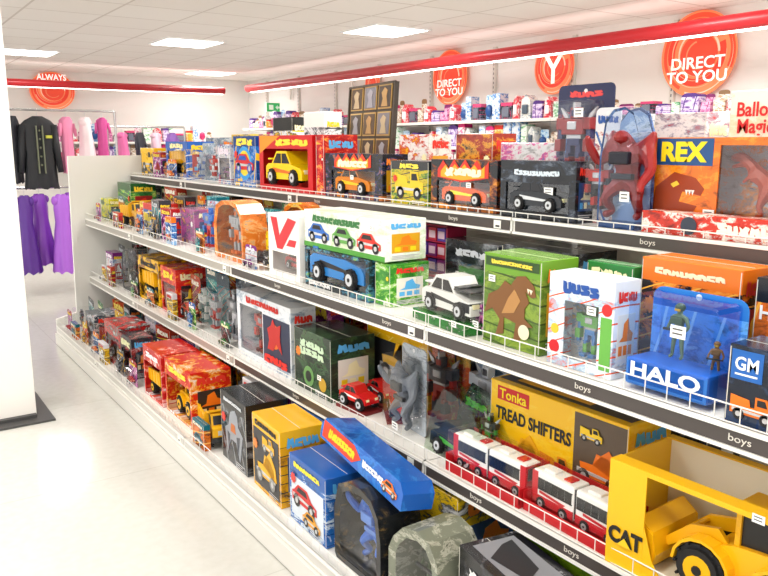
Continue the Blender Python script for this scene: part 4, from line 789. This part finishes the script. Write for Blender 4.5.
def bus_pack(yc,x,label,yaw=0):
    bm=NB(); B(bm,-.172,.172,0,.125,0,.012); B(bm,-.172,.172,.122,.125,.012,.12); B(bm,-.172,.172,0,.003,.012,.036); B(bm,-.172,-.169,0,.122,.012,.06); B(bm,.169,.172,0,.122,.012,.06)
    o=OBJ('bus_package',bm,mat('#c41c24',.35)); place(o,x,yc,Z,yaw); TOP(o,label,'toy bus'); o['w']=.33;o['h']=.15
    for q,(a,b) in enumerate([(-.166,-.003),(.003,.166)]):
        bm=NB(); B(bm,a,b,.03,.095,.024,.126,0,.008); B(bm,a+.002,b-.002,.0285,.0965,.028,.052,1)
        B(bm,a-.0008,a+.022,.0288,.0962,.05,.122,1) if q==0 else B(bm,b-.022,b+.0008,.0288,.0962,.05,.122,1)
        B(bm,a+.03,a+.075,.045,.08,.125,.134,0,.003); B(bm,b-.055,b-.025,.045,.08,.125,.131,1,.003); PR(bm,[(a+.03,.06),(b-.04,.052),(b-.03,.06),(a+.03,.068)],.0283,.0285,1)
        t=OBJ('toy_bus',bm,[mat('#f4f4f0',.25),mat('#c81c28',.3)],o)
        bm=NB(); n=5; a2,b2=(a+.024,b-.006) if q==0 else (a+.006,b-.024)
        B(bm,a2,b2,.0282,.0968,.07,.073); B(bm,a2,b2,.0282,.0968,.103,.106)
        for i in range(n):
            u=a2+(b2-a2)*i/n; B(bm,u,u+(b2-a2)/n*.92,.028,.097,.072,.104)
        if q: B(bm,b-.002,b+.002,.038,.088,.075,.114)
        else: B(bm,a-.002,a+.002,.038,.088,.075,.114)
        OBJ('bus_windows',bm,mat('#0e1014',.15),t)
        for u in(a+.038,b-.038):
            for v in(.03,.095): wheel(t,.017,.011,'#b0b0b0',u,v,.031)
    bm=NB()
    for k in range(4): B(bm,-.005+k*.0025,-.0038+k*.0025,.034,.092,.032,.12)
    OBJ('bus_bellows',bm,mat('#222222',.6),o)
    bm=NB(); B(bm,-.17,.17,.005,.12,.037,.142,0,.006); OBJ('clear_cover',bm,clear(f=.015),o)
bus_pack(1.67,1.52,'white and red articulated toy bus in a red tray package'); bus_pack(1.32,1.525,'white and red articulated toy bus packed beside another bus',-2)
# big yellow loader box: open front and open top
o=window_box(1.515,.4,1.165,Z,.285,.27,mat('#f5bd12',.35),'large yellow open window box with yellow toy wheel loader',(.14,.985,.06,.955),mat('#fbf5de',.5),yaw=2,pane=False,opent=True)
w=.765
panel(o,0,0,0,0,'#f5bd12',y=.001,pts=[(-w/2+.1,.016),(-w/2+.17,.016),(-w/2+.135,.06),(-w/2+.108,.14)])
text(o,'CAT',.1,.046,-w/2+.058,.09,'#161616',-.003,off=.05); panel(o,0,0,0,0,'#f8d020',y=-.0065,pts=[(-w/2+.038,.068),(-w/2+.078,.068),(-w/2+.058,.09)])
bm=NB(); B(bm,-w/2+.01,w/2-.01,.01,.25,.005,.02); OBJ('inner_tray',bm,mat('#e8e0c8',.5),o)
toy_loader(o,(-.06,.115,.021),.36,180); price(o,.0,.279)
carton(1.99,1.2,1.5,Z,.3,.18,art('#4a4e56','#202228','#8a8e96',12,101),'boxed toy in the second row of the shelf')

# ================================================================ BASE z=.15
Z=.151
filler(1.3,6.06,Z,.26,.24,43,.14); filler(1.3,5.78,Z,.24,.26,31,.14)
o=carton(1.29,5.5,5.74,Z,.24,.2,art('#3a4a5a','#c8ccd0','#c02820',14,112),'slate boxed toy on the base shelf'); filler(1.29,5.25,Z,.22,.28,44,.14)
o=window_box(1.29,4.86,5.22,Z,.28,.2,art('#b81c1c','#202020','#e8e8e8',12,113),'red and black window box with toy truck',(.08,.92,.1,.7),mat('#5a1414',.5)); toy_car(o,(0,.1,.03),.28,'#b82020',0,True)
filler(1.29,4.62,Z,.22,.26,42,.14); filler(1.3,4.38,Z,.2,.28,35,.12)
def truck_box(x,y0,y1,h,pc,L,label,kind=0,tc='#ffffff'):
    o=window_box(x,y0,y1,Z,h,.22,art(pc[0],pc[1],pc[2],12,int(y0*10)*2,soft=True),label,(.05,.95,.04,.7),mat(pc[3],.5),pane=False)
    if kind: toy_loader(o,(-.0,.1,.012),L,0,'#f4b80f',False)
    else: toy_dump_truck(o,(0,.1,.012),L,pc[4])
    T(o,'RESCUES'[:4+int(y0*10)%4],.5,.85,.65,.11,tc,shear=.2,y=-.002); return o
truck_box(1.28,4.02,4.34,.3,('#c41c20','#e8442a','#f4f4f4','#901418','#f4b80f'),.29,'red box with yellow toy tipper truck in its open front')
truck_box(1.29,3.6,3.99,.3,('#d02418','#f0a020','#f4f4f4','#a81c18','#f0b010'),.27,'red and orange open-fronted box holding a yellow toy digger',1,'#ffe040')
truck_box(1.6,3.35,3.75,.3,('#e0a818','#2a2a2c','#f4f4f4','#901418','#e8e8e8'),.3,'yellow boxed toy with pale truck behind the front row')
def loose_truck(x,y,L,c,yaw,label):
    r=toy_dump_truck(None,(0,0,0),L,c); place(r,x,y,Z,yaw); TOP(r,label,'toy truck'); return r
loose_truck(1.36,3.42,.29,'#f4b410',-12,'yellow and black loose toy tipper truck')
filler(1.5,3.24,Z,.2,.29,36,.1,1)
o=carton(1.29,2.92,3.22,Z,.33,.2,art('#26282c','#4a4e54','#8a8e94',9,117,head='#1c1e22'),'dark grey boxed toy robot set',yaw=-2); T(o,'ROBOT WARRIOR',.5,.9,.7,.06,'#d8dce0',y=-.002); panel(o,0,0,0,0,'#9a9ea6',pts=[(-.08,.04),(-.1,.16),(-.06,.18),(-.03,.25),(.02,.27),(.05,.25),(.06,.2),(.11,.17),(.07,.04),(.03,.12),(-.03,.12)]); panel(o,0,0,0,0,'#c86a20',y=-.002,pts=[(-.03,.16),(.03,.16),(.02,.2),(-.02,.2)]); panel(o,0,0,0,0,'#4a4e58',y=-.002,pts=[(-.06,.06),(-.07,.15),(-.04,.14)]); panel(o,0,0,0,0,'#4a4e58',y=-.002,pts=[(.05,.06),(.08,.16),(.04,.15)])
filler(1.52,2.9,Z,.26,.3,38,.1,3)
o=carton(1.28,2.57,2.86,Z,.325,.2,art('#e8a814','#c88a10','#2a2a28',7,119,head='#f0b818',soft=True),'yellow and black box picturing a digger',yaw=-3); T(o,'POWER DIGGER',.5,.91,.75,.08,'#1a1a1a',y=-.002); panel(o,-.13,.13,.02,.27,'#2c2e34'); flat_vehicle(o,.0,.04,.22,'#f0b414','#8a8a88','digger',-.003); flat_vehicle(o,.03,.19,.12,'#f0b414','#8a8a88','truck',-.003)
o=carton(1.5,2.48,2.9,Z,.31,.2,art('#e8c020','#2a6ab0','#303030',9,119,head='#2a66b4'),'yellow and blue boxed toy behind the digger box'); T(o,'MEGA',.5,.9,.6,.1,'#ffffff')
o=carton(1.27,2.2,2.5,Z,.27,.2,art('#2a6ab8','#d8e8f4','#1a4a90',8,121,head='#1f5cae'),'blue box picturing a red and white toy vehicle',yaw=-2); T(o,'SNOW RACER',.5,.89,.7,.09,'#f8e840',y=-.002); panel(o,-.13,.13,.03,.19,'#dce6f0'); flat_vehicle(o,-.02,.07,.2,'#d02424',BLK,'car',-.003); flat_vehicle(o,.04,.02,.14,'#e8a020',BLK,'car',-.005)
o=carton(1.5,2.18,2.46,Z,.3,.3,art('#3a8a34','#7ac048','#e8e040',9,121,head='#2a7a2a'),'green and yellow boxed toy behind the blue box'); T(o,'JUNGLE',.5,.88,.7,.12,'#f8e840')
o=curved_pack(1.27,1.86,2.15,Z,.32,.17,art('#1c1e22','#2a2824','#7a6034',9,11),'black and tan irregular pack with blue toy creature',art('#c8a060','#a88454','#7a6a50',8,11,soft=True),rim=.8,solid=True); toy_creature(o,(0,.09,.02),.28,'#2a6ad0','#5a8ae0')
o=curved_pack(1.28,1.57,1.83,Z,.30,.17,art('#7c806f','#b8b8a6','#4a4e40',16,13,soft=True),'grey camouflage irregular pack with toy figure',art('#a8a898','#d0ccb8','#8a8e80',8,13,soft=True),rim=.74,lean=-.3,solid=True); toy_soldier(o,(0,.08,.03),.22,'#4a5a38','#2a3420')
bm=NB(); PR(bm,[(-.31,0),(.31,0),(.31,.055),(.28,.085),(-.28,.085),(-.31,.055)],0,.12)
o=OBJ('toy_box',bm,art('#1560c0','#2a80d8','#0f4898',6,123,soft=True)); o.location=(1.33,2.1,.48); o.rotation_euler=(math.radians(-10),math.radians(3),math.radians(-96)); TOP(o,'long bright blue boxed track set lying across other boxes','toy box'); o['w']=.62;o['h']=.085
panel(o,0,0,0,0,'#e83818',y=-.001,pts=[(-.29,.012),(-.04,.012),(.02,.045),(-.04,.075),(-.29,.075)]); T(o,'HOT WHEELZ',.28,.5,.34,.42,'#f8d820',shear=.3,y=-.002); T(o,'TRACK SET',.68,.5,.24,.3,'#ffffff',y=-.002); flat_vehicle(o,.23,.012,.1,ORG,BLK,'car',-.003)
o=carton(1.3,1.25,1.54,Z,.31,.2,art('#1c1c20','#3a3a40','#c8c8cc',9,125),'black boxed toy motorbike set',yaw=-10); T(o,'WHEELS',.5,.82,.6,.1,'#e8e8e8',y=-.002); flat_vehicle(o,0,.06,.2,'#c8ccd0','#6a6a70','car',-.003)
bm=NB(); B(bm,-.12,.12,.03,.17,-.0004,.0006); OBJ('printed_panel',bm,mat('#8a8c92',.4),o,(0,0,.311)); bm=NB(); PR(bm,[(-.1,.02),(.06,.04),(.1,.1),(-.04,.13),(-.09,.06)],0,.001); q=OBJ('printed_picture',bm,mat('#26282c',.4),o,(0,.17,.3125),(math.radians(90),0,0))
o=carton(1.24,.96,1.2,Z,.34,.2,art('#1c1c1c','#e8b818','#303030',9,125),'black and yellow boxed toy'); T(o,'DIRT',.5,.8,.6,.14,'#f8d020')
o=carton(1.55,1.2,1.5,Z,.3,.3,art('#88b020','#4a8a28','#e8f0c0',9,127),'bright green boxed toy at the back')
o=carton(1.5,1.75,2.1,Z,.31,.3,art('#e8c020','#30343a','#e8e8e8',9,127),'yellow and black boxed toy at the back')
carton(1.3,.5,.85,Z,.3,.2,art('#2a66b0','#202020','#e0e0e0',12,141),'blue and black boxed toy')
# second rows of small stock further back on each shelf
sd=50
for (Z,x,ya,yb,h0,h1) in [(1.001,1.93,2.95,6.3,.22,.3),(.531,1.93,2.95,6.3,.3,.4),(.531,1.76,3.0,6.2,.3,.38),(1.001,1.76,4.3,5.2,.24,.29),(.151,1.53,3.95,6.3,.26,.31),(.151,1.75,3.1,6.3,.26,.31)]:
    t=ya
    while t<yb-.22:
        rr=random.Random(sd); w_=.14+.1*rr.random()
        if not (Z==1.001 and 5.3<t+.1<5.8): filler(x,t,Z,w_,h0+(h1-h0)*rr.random(),sd,.08)
        t+=w_+.015; sd+=1
# small slim packs standing along the shelf fronts
for (Z,x,d,spots) in [(.151,1.236,.034,[6.1,5.85,5.62,5.3,5.05,4.7,4.45,3.3]),(.531,1.508,.032,[6.05,5.8,5.25,4.9,4.45,4.15,3.66]),(1.001,1.508,.032,[6.1,5.5,5.05,4.75,4.4,3.96,3.3])]:
    for i,y in enumerate(spots):
        rr=random.Random(int(y*100)+int(Z*10)); filler(x,y,Z,.1+.06*rr.random(),.11+.06*rr.random(),int(y*37)+i,d,(0,1,3)[i%3])

for ob in bpy.data.objects:
    for k in('w','h','d'):
        if k in ob: del ob[k]
# ---------------------------------------------------------------- world, camera
w=bpy.data.worlds.new('World'); SC.world=w; w.use_nodes=True
w.node_tree.nodes['Background'].inputs[0].default_value=(1,.985,.965,1); w.node_tree.nodes['Background'].inputs[1].default_value=1.6
cd=bpy.data.cameras.new('camera'); cd.sensor_width=36; cd.lens=36*760/768; cd.clip_start=.05
co=bpy.data.objects.new('camera',cd); COL.objects.link(co); co.location=(0,0,1.6); co.rotation_euler=(math.radians(90-10.8),0,math.radians(-34.6)); SC.camera=co
